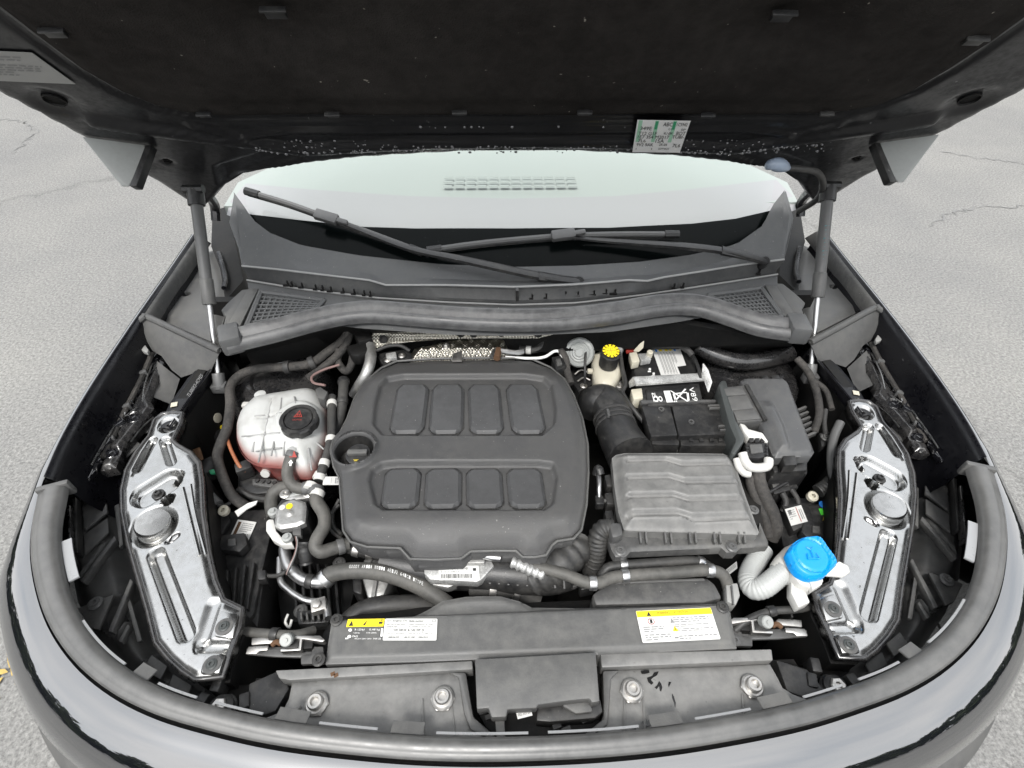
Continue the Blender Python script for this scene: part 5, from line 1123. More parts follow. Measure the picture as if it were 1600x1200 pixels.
# ------------------------------------------------------------------ hoses and lines on the left
t = hose('coolant_hose', 'black hose with white arrow leaving the front of the coolant tank', 'hose', [(458, 708, .93), (452, 722, .925), (449, 740, .915), (454, 755, .91), (468, 763, .905), (486, 762, .905)], .0105, 'hose', bands=(.06, .93))
hf = Flat(W(449, 729, .937), W(459, 729, .937), W(450, 718, .939), CAM_P); hf.marks([[(.1, .45), (.9, .45), (.5, .95)], rect(.35, .05, .65, .45)], 'ink_w', t)
hose('coolant_hose', 'grey S-shaped hose curling under the corner of the engine cover', 'hose', [(494, 765, .91), (495, 783, .91), (506, 802, .905), (507, 821, .9), (496, 841, .895), (493, 854, .89), (502, 862, .885), (521, 857, .88), (545, 850, .875)], .0118, 'hose', bands=(.03, .95))
hose('bypass_hose', 'thin dark hose with white collars beside the right of the coolant tank', 'hose', [(519, 620, .93), (518, 650, .93), (518, 680, .93), (513, 705, .925), (505, 730, .92), (498, 752, .915)], .0088, 'hose_d', bands=(.08, .45, .75, .96), bm='white')
hose('heater_hose', 'black hose dropping behind the coolant tank beside the cover', 'hose', [(537, 594, .93), (536, 615, .93), (534, 640, .92), (528, 665, .91), (522, 690, .9)], .0105, 'hose_d', bands=(.06, .4), bm='black')
hose('valve_hose', 'curved grey hose looping around the left of the square valve', 'hose', [(428, 808, .87), (424, 788, .875), (428, 771, .88), (442, 762, .885), (466, 760, .89)], .0125, 'hose')
hose('silver_pipe', 'dull silver pipe descending from the heat shield behind the cover', 'pipe', [(578, 540, .95), (579, 562, .945), (572, 585, .93), (560, 605, .9), (553, 618, .88)], .0125, 'alu')
t = hose('refrigerant_line', 'bright bent metal line below the square valve', 'pipe', [(449, 850, .86), (445, 862, .86), (452, 885, .86), (470, 903, .86), (490, 909, .86), (508, 909, .86)], .0105, 'alu_tube', bands=(.75,), bm='black')
t = hose('refrigerant_line', 'thin bent metal line ending in a block fitting', 'pipe', [(437, 872, .85), (438, 905, .85), (449, 920, .85), (475, 937, .85), (500, 941, .85), (510, 950, .855), (513, 966, .86)], .0058, 'alu_tube')
b = MB(); b.box(W(499, 947, .858), (.024, .022, .016), .3); b.lathe([(.008, .008), (.008, .014)], W(497, 948, .858), n=6); b.build('fitting', 'steel', t, bevel=.002)
t = hose('refrigerant_hose', 'thick dark rubber hose with white lettering above the radiator cover', 'hose', [(508, 905, .87), (518, 897, .875), (545, 892, .88), (585, 893, .88), (625, 903, .875), (665, 921, .865), (700, 945, .85)], .0138, 'hose', bands=(.04,), bm='alu_tube')
Q = catmull(run([(545, 888, .895), (585, 889, .895), (625, 899, .89), (665, 917, .88)]), 12)
s_txt = 'GOODYEAR 18 mm - SAE J2064 C - TYPE E'
i = 0
for k in range(0, len(Q)-2, 1):
    d = (Q[k+1]-Q[k]); up_ = Vector((0, .2, .1)); pf = Flat(Q[k]+Vector((0, 0, .0005)), Q[k]+d, Q[k]+Vector((0, .0055, .001)), CAM_P)
    if k % 6 != 5: pf.text(s_txt[(k % len(s_txt))] if s_txt[k % len(s_txt)] != ' ' else '-', .1, 0, .75, 1, 'ink_w', t, h=.0005)
hose('refrigerant_hose', 'black rubber hose low beneath the lettered hose', 'hose', [(540, 975, .82), (565, 955, .825), (600, 947, .83), (650, 945, .825), (690, 950, .81)], .0165, 'hose_d')
# wiring looms
hose('wiring_loom', 'taped wiring loom curving around the left of the coolant tank', 'wiring', [(543, 519, .965), (535, 532, .955), (510, 551, .95), (487, 567, .945), (455, 573, .94), (405, 576, .935), (375, 586, .93), (360, 605, .925), (360, 635, .92), (355, 668, .91), (345, 693, .9), (340, 716, .89), (350, 750, .88), (364, 776, .87), (385, 792, .86)], .0098, 'tape', bands=(.22, .3), bm='rubber', br=1.5)
hose('wiring_loom', 'second taped loom running up to the rear seal on the left', 'wiring', [(480, 592, .925), (500, 578, .93), (522, 560, .94), (538, 543, .95), (548, 520, .96)], .009, 'tape')
hose('wiring_loom', 'short drooping taped loom under the silver heat shield', 'wiring', [(530, 545, .95), (528, 565, .93), (540, 580, .92), (548, 572, .93), (552, 555, .94)], .0085, 'tape')
hose('sensor_wire', 'pink and grey wire looping to the coolant tank sensor', 'wire', [(530, 570, .94), (505, 578, .94), (488, 588, .94), (490, 598, .94), (508, 602, .945)], .0028, 'wire_pink')
hose('orange_wire', 'short orange wire on the left beside the coolant tank', 'wire', [(352, 678, .9), (362, 705, .89), (374, 728, .88), (384, 737, .87)], .0035, 'orange')
# black tubes and plug bodies under the tank
mod = base_thing('harness_module', 'black harness plug block below the coolant tank', 'module', 405, 755, .84)
block(mod, 'module_body', 'black', [(370, 742), (395, 728), (440, 752), (436, 768), (400, 772), (370, 765)], .85, .06, .006); block(mod, 'module_lid', 'plastic', [(394, 748), (432, 748), (438, 756), (425, 762), (394, 757)], .858, .01, .002)
for k in range(4): b = MB(); b.lathe([(.004, 0), (.004, .003)], W(402+k*9, 752+k, .859), n=10); b.build('pin', 'black', mod)
b = MB(); b.tube(run([(372, 765, .85), (400, 778, .845), (440, 782, .85)]), .007, 8, 5); b.build('module_lead', 'hose_d', mod)
b = MB(); b.box(W(383, 734, .865), (.03, .025, .03), .5); b.build('module_plug', 'black', mod, bevel=.003)
# square coolant valve with its white bracket
vl = base_thing('coolant_valve', 'square grey valve motor with a yellow dot on a white bracket', 'valve', 452, 803, .87)
vo = XY([(443, 783), (458, 777), (476, 783), (478, 790), (476, 815), (463, 821), (437, 825), (428, 820), (430, 800), (436, 788)], .91)
relief('valve_lid', vo, lambda x, y, d: .91-.004*(1-sst(0, .005, d))+.003*(1-sst(.004, .006, np.hypot(x-W(453, 802, .91).x, y-W(453, 802, .91).y))), .002, .012, 'alu', vl, ang=50)
b = MB(); b.prism(XY([(440, 780), (480, 782), (482, 818), (460, 828), (428, 826), (428, 800)], .895), .84, .897); b.build('valve_body', 'black', vl, bevel=.003)
for a, c, r, m in ((452, 791, .0058, 'yellow'), (441, 793, .0052, 'white')): b = MB(); b.lathe([(r, 0), (r, .0006)], W(a, c, .9105), n=20); b.build('paint_dot', m, vl)
b = MB(); Pb = [(420, 812), (428, 812), (432, 830), (442, 842), (456, 846), (458, 852), (440, 852), (426, 844), (416, 830), (416, 816)]
b.prism(XY(Pb, .895), .88, .897); b.build('valve_bracket', 'white', vl, bevel=.002)
for a, c in ((427, 801), (449, 841)): b = MB(); b.lathe([(.0085, -.006), (.0085, .004), (.005, .005), (.004, .008), (.0, .008)], W(a, c, .9), n=16); b.build('rubber_mount', 'tube_w', vl)
for k, m in enumerate(('wire_pink', 'label_g', 'ink')): pipe(vl, 'lead', m if m != 'ink' else 'black', [(461+k*2, 836, .895), (464+k, 850, .89), (460+k, 868, .885), (452+k, 885, .88), (448, 898, .87)], .0017, n=6)
block(vl, 'lead_plug', 'plastic', [(457, 823), (470, 823), (470, 836), (457, 836)], .9, .014, .001)
pipe(vl, 'top_pipe', 'tube_w', [(448, 777, .89), (470, 772, .89), (490, 770, .89)], .005)
# connector junction and paper tag by the cover
jn = base_thing('hose_junction', 'small hose junction with white collars and a paper tag', 'junction', 497, 758, .9)
for a, c in ((500, 745), (496, 772), (486, 761)): b = MB(); b.lathe([(.0125, -.006), (.0125, .006)], W(a, c, .912), (.2, 1, 0), 14); b.build('collar', 'white', jn, bevel=.001)
tf = Flat(W(504, 758, .918), W(529, 758, .912), W(506, 745, .918), CAM_P); tg = tf.sheet('paper_tag', 'label', jn); tf.marks([rect(.75, .15, .82, .85), rect(.86, .15, .92, .5), rect(.86, .6, .92, .85), rect(.5, .2, .52, .8)], 'ink_g', tg)
# knurled check valve, sensor plug
kn = base_thing('check_valve', 'knurled black fitting standing below the S-shaped hose', 'fitting', 477, 860, .85)
b = MB(); b.tube(run([(478, 846, .885), (477, 862, .875), (479, 880, .86)]), .013, 14, 6, rf=lambda s, L: .014-.003*(s/L)+.0012*math.sin(s*900)); b.build('valve_stem', 'black', kn, ang=50)
hose('valve_lead', 'thin black lead from the fitting to a small plug', 'wire', [(446, 893, .87), (435, 899, .865), (420, 900, .86), (408, 898, .86)], .0035, 'hose_d')
b_t = base_thing('lead_plug', 'small black plug at the end of the thin lead', 'plug', 406, 899, .86); block(b_t, 'plug_body', 'black', [(401, 892), (415, 890), (415, 905), (402, 906)], .868, .02, .002)
hose('black_pipe', 'black crimped pipe below the cover near the alternator', 'pipe', [(545, 855, .865), (570, 862, .86), (596, 866, .86)], .011, 'black', bands=(.3, .7), bm='steel')
hose('fan_duct', 'dark tube lying under the intake manifold', 'pipe', [(735, 915, .85), (770, 918, .85), (810, 922, .84), (838, 938, .82)], .017, 'hose_d', bands=(.35, .65), bm='steel')

# ------------------------------------------------------------------ headlamp control boxes
def lampbox(sg, label):
    T = (lambda a, c: (a, c)) if not sg else (lambda a, c: (1634-a*.99, c-20))
    t = base_thing('headlamp_box', label, 'control box', *T(380, 850), .83)
    B = lambda nm, m, P, zt, d, bv=.003: block(t, nm, m, [T(*p) for p in P], zt, d, bv)
    B('box_body', 'black', [(352, 800), (415, 795), (424, 830), (408, 900), (396, 960), (372, 985), (352, 940), (340, 870), (344, 830)], .84, .12)
    for k in range(4): B('box_rib', 'black', [(352+k*14, 890-k*4), (356+k*14, 890-k*4), (354+k*11, 960-k*3), (350+k*11, 960-k*3)], .852, .012, .001)
    B('plug', 'black', [(346, 836), (382, 832), (386, 850), (374, 862), (340, 858)], .862, .02, .002); B('plug_latch', 'plastic', [(356, 842), (368, 841), (368, 852), (355, 853)], .866, .006, .001)
    B('side_plate', 'black', [(322, 806), (352, 792), (360, 812), (342, 840), (322, 848)], .85, .04)
    B('lower_rail', 'black', [(398, 905), (412, 905), (402, 985), (386, 985)], .83, .1)
    return t
hb = lampbox(False, 'black headlamp control box with white label left of the square valve')
f = Flat(W(358, 842, .8415), W(385, 846, .8415), W(372, 812, .8415), CAM_P); l = f.sheet('box_label', 'label', hb, u1=1.1)
f.marks([rect(.1, .2, .28, .9)], 'rust', l); f.marks(lines(.38, 1.0, .9, .4, 5, 9), 'ink_g', l); f.text('GO', .75, .1, .95, .35, 'ink', l)
b = MB(); b.slab([W(367, 800, .87), W(388, 787, .88), (W(403, 783, .885)), W(400, 789, .885), W(385, 797, .878), W(372, 808, .87)], (0, 0, .002)); b.build('paper_flag', 'label', hb)
for nm, m, a, c, r in (('blue_dot', 'bluedot', 337, 817, .0085), ):
    b = MB(); b.lathe([(r, 0), (r, .0005)], W(a, c, .851), n=22); b.build(nm, m, hb)
b = MB(); b.slab([W(*p, .8512) for p in [(324, 833), (327, 826), (332, 829), (337, 831), (334, 838), (328, 838)]], (0, 0, .0005)); b.build('green_sticker', 'lime', hb)
b = MB(); b.lathe([(.010, -.004), (.010, .004), (.0075, .006), (.004, .006), (.0038, -.002)], W(350, 798, .865), (0, -.3, 1), 18); b.build('bushing', 'cream', hb)
b = MB(); b.tube(run([(324, 772, .86), (332, 780, .86), (342, 788, .86)]), .009, 10, 4, rf=corr(.009, .006, .0008)); b.build('cable_boot', 'strut', hb)
hb2 = lampbox(True, 'black headlamp control box with white label behind the blue cap')
f = Flat(W(1236, 822, .8615), W(1262, 815, .8615), W(1226, 796, .8615), CAM_P); block(hb2, 'box_top', 'black', [(1222, 790), (1262, 785), (1272, 815), (1240, 830)], .861, .03, .002)
l = f.sheet('box_label', 'label', hb2); f.marks(lines(.1, .5, .9, .3, 5, 12)+[rect(.12, .62, .3, .88)], 'ink_g', l); f.marks([rect(.62, .08, .66, .95)], 'red', l); f.marks([rect(.75, .2, .8, .8), rect(.86, .2, .9, .8)], 'ink_g', l)
b = MB(); b.lathe([(.0085, 0), (.0085, .0005)], W(1287, 789, .862), n=22); b.build('blue_dot', 'bluedot', hb2); b = MB(); b.slab([W(*p, .862) for p in [(1279, 795), (1292, 794), (1295, 803), (1283, 805)]], (0, 0, .0005)); b.build('green_sticker', 'lime', hb2)
block(hb2, 'side_block', 'black', [(1262, 790), (1305, 782), (1312, 815), (1300, 835), (1270, 822)], .86, .06, .003)
bf = Flat(W(1285, 814, .861), W(1296, 816, .861), W(1284, 806, .861), CAM_P); bf.text('AD', 0, 0, 1, 1, 'yellow_dk', hb2)
b = MB(); b.lathe([(.010, -.004), (.010, .004), (.0075, .006), (.004, .006), (.0038, -.002)], W(1269, 776, .875), (0, -.3, 1), 18); b.build('bushing', 'cream', hb2)
b = MB(); b.tube(run([(1278, 768, .875), (1290, 760, .88), (1302, 750, .885)]), .013, 12, 8, rf=corr(.013, .006, .0008)); b.build('cable_boot', 'hose_d', hb2)

# ------------------------------------------------------------------ air filter box and intake duct
zA = .935
af = base_thing('air_filter_box', 'grey air filter box with stepped ridges right of the engine cover', 'air filter box', 1070, 780, zA)
ao = XY([(956, 716), (962, 711), (976, 708), (1060, 708), (1130, 709), (1143, 715), (1148, 724), (1166, 778), (1186, 832), (1184, 836), (1100, 833), (984, 830), (975, 828), (966, 800), (960, 760)], zA)
q = lambda a, c: tuple(W(a, c, zA)[:2])
y_t, y_b = q(1060, 708)[1], q(1060, 832)[1]; ridge_rows = [(721, 729), (748, 756), (776, 785), (803, 813)]
def az(x, y, d):
    z = zA+.018*sst(0, .022, d)
    for (ra, rb), xs in zip(ridge_rows, (1045, 1050, 1056, 1062)):
        xa, xb = q(xs-8, ra)[0], q(xs+14, ra)[0]; k = np.clip((x-xa)/(xb-xa), 0, 1)
        yc = q(1060, (ra+rb)/2)[1]*(1-k)+q(1060, (ra+rb)/2+8)[1]*k
        w = .0075; inside = sst(.012, .02, x-q(962, ra)[0]-(yc-y)*.0)*sst(.012, .02, q(1146+(ra-720)*.36, ra)[0]-x)
        # slanted step: rises gently from the rear, drops at its front edge
        z = z-inside*.008*sst(-w, -w+.0022, y-yc)*(1-sst(w-.007, w, y-yc))
    return z
relief('lid', ao, az, .0024, .02, 'panel', af, ang=60)
bo = XY([(950, 840), (958, 826), (985, 832), (1185, 836), (1188, 815), (1201, 846), (1201, 853), (1158, 855), (1150, 862), (1136, 862), (1128, 855), (985, 861), (978, 869), (962, 869), (956, 858)], .915)
relief('base_flange', bo, lambda x, y, d: .915-.003*(1-sst(0, .004, d)), .004, .02, 'plastic', af)
for a, c in ((969, 861), (1143, 855), (1177, 797)): screw(af, W(a, c, .916), .0055, m='strut')
for px in (1001, 1040, 1078, 1116, 1154):
    for dx in (-4, 5):
        b = MB(); a, c = W(px+dx, 834, .93), W(px+dx+2, 851, .916); b.slab([a, a+Vector((.003, 0, 0)), c+Vector((.003, 0, 0)), c], (0, -.001, .008)); b.build('rib', 'plastic', af)
b = MB(); b.prism(XY([(958, 850), (1195, 845), (1180, 720), (962, 720)], .9), .72, .9); b.build('box_body', 'deep', af)
for k in range(3): block(af, 'side_lug', 'black', [(944, 742+k*28), (957, 740+k*28), (962, 760+k*28), (948, 760+k*28)], .905, .03, .003)
block(af, 'outlet_collar', 'plastic', [(950, 815), (972, 814), (976, 836), (956, 842)], .935, .035, .008)
sn = hose('breather_hose', 'black corrugated hose bending down from the front of the air filter box', 'hose', [(958, 826, .915), (944, 827, .915), (935, 838, .905), (932, 862, .88), (925, 895, .84)], .0175, 'hose_d', rf=corr(.017, .007, .001), sm=16)
idt = base_thing('intake_duct', 'black rubber intake elbow with clamp ahead of the brake reservoir', 'intake duct', 955, 650, .9)
pipe(idt, 'elbow', 'black', [(922, 640, .87), (930, 628, .9), (944, 628, .905), (954, 640, .905), (958, 652, .9)], .038, n=24, sm=8, rf=lambda s, L: .030+.010*min(1, s/L*1.6))
pipe(idt, 'duct', 'black', [(957, 652, .9), (963, 670, .9), (972, 690, .9), (985, 712, .905)], .042, n=24, rf=lambda s, L: .039+.008*s/L)
for f0, rr_ in ((0, .0425), (.012, .0415), (.024, .0435)):
    a, c = W(957, 652, .9), W(963, 670, .9); d = (c-a).normalized(); b = MB(); b.tube([a+d*(f0), a+d*(f0+.006)], rr_, 24, 0); b.build('clamp_band', 'rubber', idt, bevel=.001)
b = MB(); b.box(W(950, 646, .945), (.006, .02, .01)); b.build('clamp_tab', 'plastic', idt, bevel=.002)
pv = base_thing('purge_valve', 'slim pale metal purge valve between cover and air filter box', 'valve', 936, 755, .9)
pipe(pv, 'valve_tube', 'alu_tube', [(934, 735, .92), (936, 750, .92), (936, 765, .915), (936, 778, .905)], .005, n=10); pipe(pv, 'valve_cap', 'black', [(932, 742, .915), (935, 733, .925), (938, 742, .92)], .009, n=10)
b = MB(); b.box(W(936, 785, .9), (.016, .02, .02)); b.build('valve_plug', 'black', pv, bevel=.003); b = MB(); b.box(W(948, 783, .9), (.025, .006, .008)); b.build('valve_arm', 'plastic', pv, bevel=.001)

# ------------------------------------------------------------------ brake reservoir, booster disc
br = base_thing('brake_fluid_reservoir', 'cream brake fluid reservoir with a yellow and black cap', 'reservoir', 948, 580, .9)
bo2 = cat2(XY([(924, 556), (938, 549), (958, 550), (968, 560), (972, 583), (964, 598), (956, 606), (940, 607), (929, 597), (926, 580), (924, 556)], .92), 2)[:-1]
relief('reservoir_body', bo2, lambda x, y, d: .915+.018*np.sqrt(1-(1-np.clip(d/.022, 0, 1))**2), .003, .05, 'cream', br, ang=80, draft=.15)
c_ = W(953, 557, .965); b = MB(); b.lathe([(.021, -.026), (.021, 0), (.0225, .001), (.0225, .012), (.021, .014), (.0, .0145)], c_, (0, -.15, 1), 30, gear=lambda k, h: 1-.02*(k % 2)); cb = b.build('cap', 'black', br, ang=30)
f = Flat(c_+Vector((-.02, -.02, .012)), c_+Vector((.02, -.02, .012)), c_+Vector((-.02, .02, .018)), CAM_P); ym = [circ(.5, .5, .32, .32, 20)]
for k in range(12):
    a = 2*math.pi*k/12; ym.append([(.5+.28*math.cos(a-.2), .5+.28*math.sin(a-.2)), (.5+.46*math.cos(a-.17), .5+.46*math.sin(a-.17)), (.5+.46*math.cos(a+.17), .5+.46*math.sin(a+.17)), (.5+.28*math.cos(a+.2), .5+.28*math.sin(a+.2))])
f.marks(ym, 'yellow', cb, h=.0018)
f.marks([rect(.3, .48, .7, .51), rect(.48, .3, .51, .7)]+[circ(.5+.2*math.cos(k*1.05), .5+.2*math.sin(k*1.05), .03, .03, 6) for k in range(6)], 'yellow_dk', cb, h=.0022)
b = MB(); b.box(W(966, 546, .95), (.022, .026, .022), -.5); b.build('level_plug', 'label_g', br, bevel=.003); block(br, 'mount_tab', 'strut', [(961, 596), (974, 594), (976, 608), (962, 611)], .9, .004, .001); b = MB(); b.box(W(922, 580, .92), (.012, .01, .01)); b.build('side_nib', 'cream', br, bevel=.002)
bolt(br, W(968, 602, .9), .005)
bd = base_thing('vacuum_booster', 'grey ringed metal disc beside the brake fluid reservoir', 'booster', 905, 552, .9)
b = MB(); b.lathe([(.034, -.03), (.034, -.004), (.031, 0), (.025, .001), (.023, -.001), (.020, .001), (.017, .0), (.014, .002), (.011, .001), (.008, .003), (.0, .003)], W(905, 551, .945), (-.25, -.8, .6), 32); b.build('disc', 'tube_w', bd, ang=25)
hose('brake_pipe', 'thin steel brake pipe bent down left of the brake reservoir', 'pipe', [(926, 520, .96), (916, 545, .95), (914, 575, .93), (914, 600, .9)], .003, 'black')
hose('vacuum_hose', 'dark kinked vacuum hose behind the rear of the engine cover', 'hose', [(812, 545, .935), (828, 547, .937), (842, 544, .94), (851, 535, .945), (865, 531, .945), (878, 536, .945)], .0085, 'hose_d', bands=(.18,), bm='white')
hose('white_line', 'thin white line along the rear edge of the engine cover', 'wire', [(790, 558, .935), (825, 560, .937), (850, 558, .94), (866, 549, .945), (875, 551, .945), (880, 565, .94)], .0035, 'ink_w')
hose('corner_cable', 'dark braided cable falling beside the rear corner of the cover', 'wiring', [(876, 548, .945), (884, 562, .94), (886, 580, .93), (892, 600, .92)], .0085, 'tape')

# ------------------------------------------------------------------ battery group
zB = .93
bt = base_thing('battery', 'black battery with white warning label behind the fuse box', 'battery', 1040, 590, .86)
block(bt, 'case', 'black', [(984, 546), (1072, 540), (1082, 548), (1098, 622), (1094, 632), (1004, 634), (999, 624)], zB, .17, .004)
block(bt, 'front_lid', 'black', [(1008, 606), (1092, 601), (1098, 630), (1012, 634)], .934, .01, .005)
bf = Flat(W(1000, 640, zB+.0008), W(1092, 634, zB+.0008), W(982, 546, zB+.0008), CAM_P)
b = MB(); b.slab([W(*p, zB+.0006) for p in [(1018, 544), (1062, 543), (1065, 552), (1072, 571), (1058, 573), (1063, 585), (1033, 587)]], (0, 0, .0005)); bl3 = b.build('warning_label', 'label', bt, smooth=False)
lf = Flat(W(1033, 587, zB+.0012), W(1076, 585, zB+.0012), W(1018, 544, zB+.0012), CAM_P)
lf.marks([rect(.16+.11*i, .05 if i < 5 else .4, .18+.11*i, .82) for i in range(6)]+[rect(.2+.11*i, .1 if i < 4 else .45, .22+.11*i, .78) for i in range(6)], 'ink_g', bl3, h=.0003)
lf.marks([circ(.14, .9, .04, .06, 12), circ(.84, .9, .04, .06, 12)], 'bluedot', bl3, h=.0003); lf.marks([rect(.26, .86, .36, .95), rect(.46, .86, .58, .95), rect(.64, .86, .72, .95)], 'yellow', bl3, h=.0003)
fw_ = Flat(W(1014, 632, .9355), W(1096, 628, .9355), W(1008, 608, .9355), CAM_P)
for s, a, r_ in (('Pb', (.1, .12, .2, .7), 0), ('V89', (.84, .05, .94, .95), -1)): fw_.text(s, *a, 'ink_w', bt, h=.0012, rot=r_)
fw_.marks([circ(.15, .3, .05, .18, 10), circ(.24, .3, .04, .18, 10)], 'ink_w', bt, h=.001); fw_.marks([circ(.15, .3, .03, .1, 10), circ(.24, .3, .022, .1, 10)], 'black', bt, h=.0014)
fw_.marks([rect(.34, .05, .46, .8), [(.46, .8), (.49, .8), (.76, .05), (.72, .05)], [(.76, .88), (.79, .85), (.5, .05), (.46, .05)], [(.55, .62), (.78, .66), (.78, .6), (.55, .56)], rect(.5, .05, .54, .6), [(.74, .1), (.78, .1), (.81, .6), (.77, .6)]], 'ink_w', bt, h=.0012)
b = MB(); b.tube(run([(1072, 545, .945), (1085, 560, .95), (1092, 578, .95), (1094, 592, .945)]), .004, 8, 5); b.build('vent_tube', 'black', bt)
for a, c in ((1008, 576), (1014, 583)): f0 = Flat(W(a+4, c+6, zB+.001), W(a+9, c+6, zB+.001), W(a+4, c-1, zB+.001), CAM_P); f0.marks([rect(0, 0, 1, .3), rect(.3, .4, 1, .9)], 'ink_w', bt)
tm = base_thing('battery_clamp', 'cream battery terminal clamp with folded plastic flag', 'terminal clamp', 1000, 558, .94)
block(tm, 'clamp_block', 'cream', [(983, 551), (995, 549), (1000, 564), (988, 567)], .955, .02, .002); block(tm, 'clamp_jaw', 'galv', [(996, 552), (1014, 551), (1018, 561), (1002, 564)], .95, .015, .002)
b = MB(); b.lathe([(.007, 0), (.007, .014), (.005, .016)], W(1014, 557, .945), n=12); b.build('clamp_nut', 'cream', tm)
b = MB(); b.slab([W(990, 549, .956), W(1000, 538, .975), W(1006, 534, .98), W(1005, 544, .968), W(998, 550, .958)], (0, 0, .003)); b.build('clamp_flag', 'cream', tm); block(tm, 'red_strip', 'red', [(978, 545), (992, 543), (993, 548), (979, 549)], .952, .008, .001)
hd = base_thing('hold_down', 'scuffed metal battery hold-down strap with upright end plate', 'bracket', 1045, 592, .94)
b = MB(); b.slab([W(989, 590, .945), W(1098, 584, .945), W(1101, 594, .945), W(993, 602, .945)], (0, 0, .003)); b.build('strap', 'galv', hd, bevel=.001)
b = MB(); b.slab([W(993, 602, .945), W(1101, 594, .945), W(1101, 595, .93), W(993, 603, .93)], (0, -.002, 0)); b.build('strap_lip', 'galv', hd)
b = MB(); b.slab([W(1098, 568, .962), W(1105, 578, .957), W(1111, 597, .945), W(1106, 613, .93), W(1102, 600, .935), W(1096, 586, .945)], (.003, .0, 0)); b.build('end_plate', 'galv', hd, bevel=.0005)
b = MB(); b.slab([W(989, 590, .945), W(993, 602, .945), W(984, 606, .93), W(982, 598, .93)], (0, 0, .003)); b.build('strap_tab', 'galv', hd)
block(hd, 'yellow_clip', 'cream', [(986, 608), (1003, 606), (1005, 622), (990, 624)], .935, .03, .002)
bc = base_thing('battery_cover', 'black battery box front cover with a small round boss', 'battery cover', 1070, 658, .9)
block(bc, 'cover_panel', 'black', [(1001, 630), (1046, 628), (1059, 680), (1017, 682), (1006, 645)], .93, .03, .003, label='left leaf of the battery cover'); block(bc, 'cover_panel', 'black', [(1048, 627), (1120, 625), (1124, 640), (1133, 655), (1141, 678), (1061, 681)], .93, .03, .003, label='right leaf of the battery cover')
for a, c in ((1080, 660), (1033, 640)): b = MB(); b.lathe([(.006, 0), (.006, .003), (.003, .003), (.0025, 0)], W(a, c, .93), n=16); b.build('boss', 'plastic', bc)
block(bc, 'front_ledge', 'black', [(1017, 683), (1060, 682), (1062, 695), (1019, 694)], .915, .05, .002); block(bc, 'front_ledge', 'black', [(1062, 682), (1142, 680), (1147, 696), (1064, 696)], .915, .05, .002)
block(bc, 'lower_front', 'plastic', [(1050, 698), (1146, 699), (1143, 707), (1058, 705)], .89, .05, .002)
for a in (1080, 1096, 1112, 1126): block(bc, 'ledge_clip', 'black', [(a-3, 683), (a+3, 683), (a+4, 689), (a-3, 689)], .92, .008, .001)
for c in (632, 636, 664, 670): block(bc, 'edge_tooth', 'plastic', [(1106+(c-632)*.5, c), (1126+(c-632)*.4, c-1), (1127+(c-632)*.4, c+1.4), (1107+(c-632)*.5, c+2)], .936, .006, .0008)
block(bc, 'edge_bar', 'plastic', [(1001, 625), (1118, 624), (1119, 627), (1002, 629)], .936, .012, .001)
hose('battery_cable', 'black battery cable passing left of the battery down to the cover', 'cable', [(968, 545, .94), (972, 575, .93), (977, 600, .925), (973, 615, .92), (990, 640, .915), (1008, 662, .9)], .0055, 'hose_d')
hose('battery_cable', 'thick black cable crossing behind the battery', 'cable', [(995, 540, .955), (1020, 536, .957), (1050, 536, .957), (1072, 545, .955), (1082, 555, .95)], .007, 'rubber')
hose('bulkhead_pipe', 'short glossy black pipe under the rear seal above the battery', 'pipe', [(1000, 508, .98), (996, 522, .965), (992, 536, .94)], .017, 'black')
cl = base_thing('earth_terminal', 'cream and brass earth terminal near the rear seal', 'terminal', 1030, 518, .96)
for P, zt, m in (([(1024, 516), (1034, 513), (1038, 520), (1028, 523)], .975, 'cream'), ([(1022, 523), (1040, 520), (1042, 527), (1026, 530)], .968, 'galv'), ([(1036, 518), (1050, 522), (1052, 528), (1040, 527)], .967, 'steel')): block(cl, 'terminal_piece', m, P, zt, .012, .002)
hose('earth_cable', 'dark cable curving right from the earth terminal', 'cable', [(1044, 524, .967), (1058, 528, .965), (1068, 538, .96), (1074, 550, .95)], .0055, 'rubber')
nt_ = base_thing('white_tag', 'small white paper tag under the rear seal left of the battery', 'tag', 943, 519, .96); f = Flat(W(929, 522, .97), W(954, 524, .97), W(934, 513, .97), CAM_P); tg2 = f.sheet('tag_sheet', 'label', nt_, t=.001); f.marks(lines(.1, .9, .85, .15, 3, 21), 'ink_g', tg2)

# ------------------------------------------------------------------ fuse box, tray wall, ECU plug
zF = .945
fb = base_thing('fuse_box', 'large black fuse box with smooth lid at the right of the battery', 'fuse box', 1215, 655, .87)
fo = XY([(1157, 596), (1163, 592), (1222, 592), (1231, 599), (1252, 655), (1272, 707), (1268, 713), (1211, 716), (1206, 710), (1190, 668), (1174, 630)], zF)
q = lambda a, c: tuple(W(a, c, zF)[:2])
def fz_(x, y, d):
    xr = np.interp(y, [q(1230, 712)[1], q(1215, 670)[1], q(1200, 635)[1], q(1195, 628)[1]], [q(1232, 712)[0], q(1219, 670)[0], q(1203, 635)[0], q(1199, 628)[0]])
    k = sst(0, .03, q(1200, 628)[1]-y)
    return zF+.008*sst(0, .008, d)+.008*k*(1-sst(-.004, .006, x-xr))*sst(.008, .02, d)
relief('lid', fo, fz_, .003, .02, 'lid', fb, ang=60)
block(fb, 'box_body', 'black', [(1160, 600), (1225, 597), (1262, 705), (1262, 735), (1210, 738), (1190, 690)], .915, .15, .004)
for P in ([(1223, 712), (1243, 711), (1246, 726), (1226, 727)], [(1190, 586), (1200, 585), (1201, 592), (1191, 592)], [(1205, 586), (1218, 585), (1219, 591), (1206, 591)]): block(fb, 'lid_clip', 'black', P, .948, .025, .002)
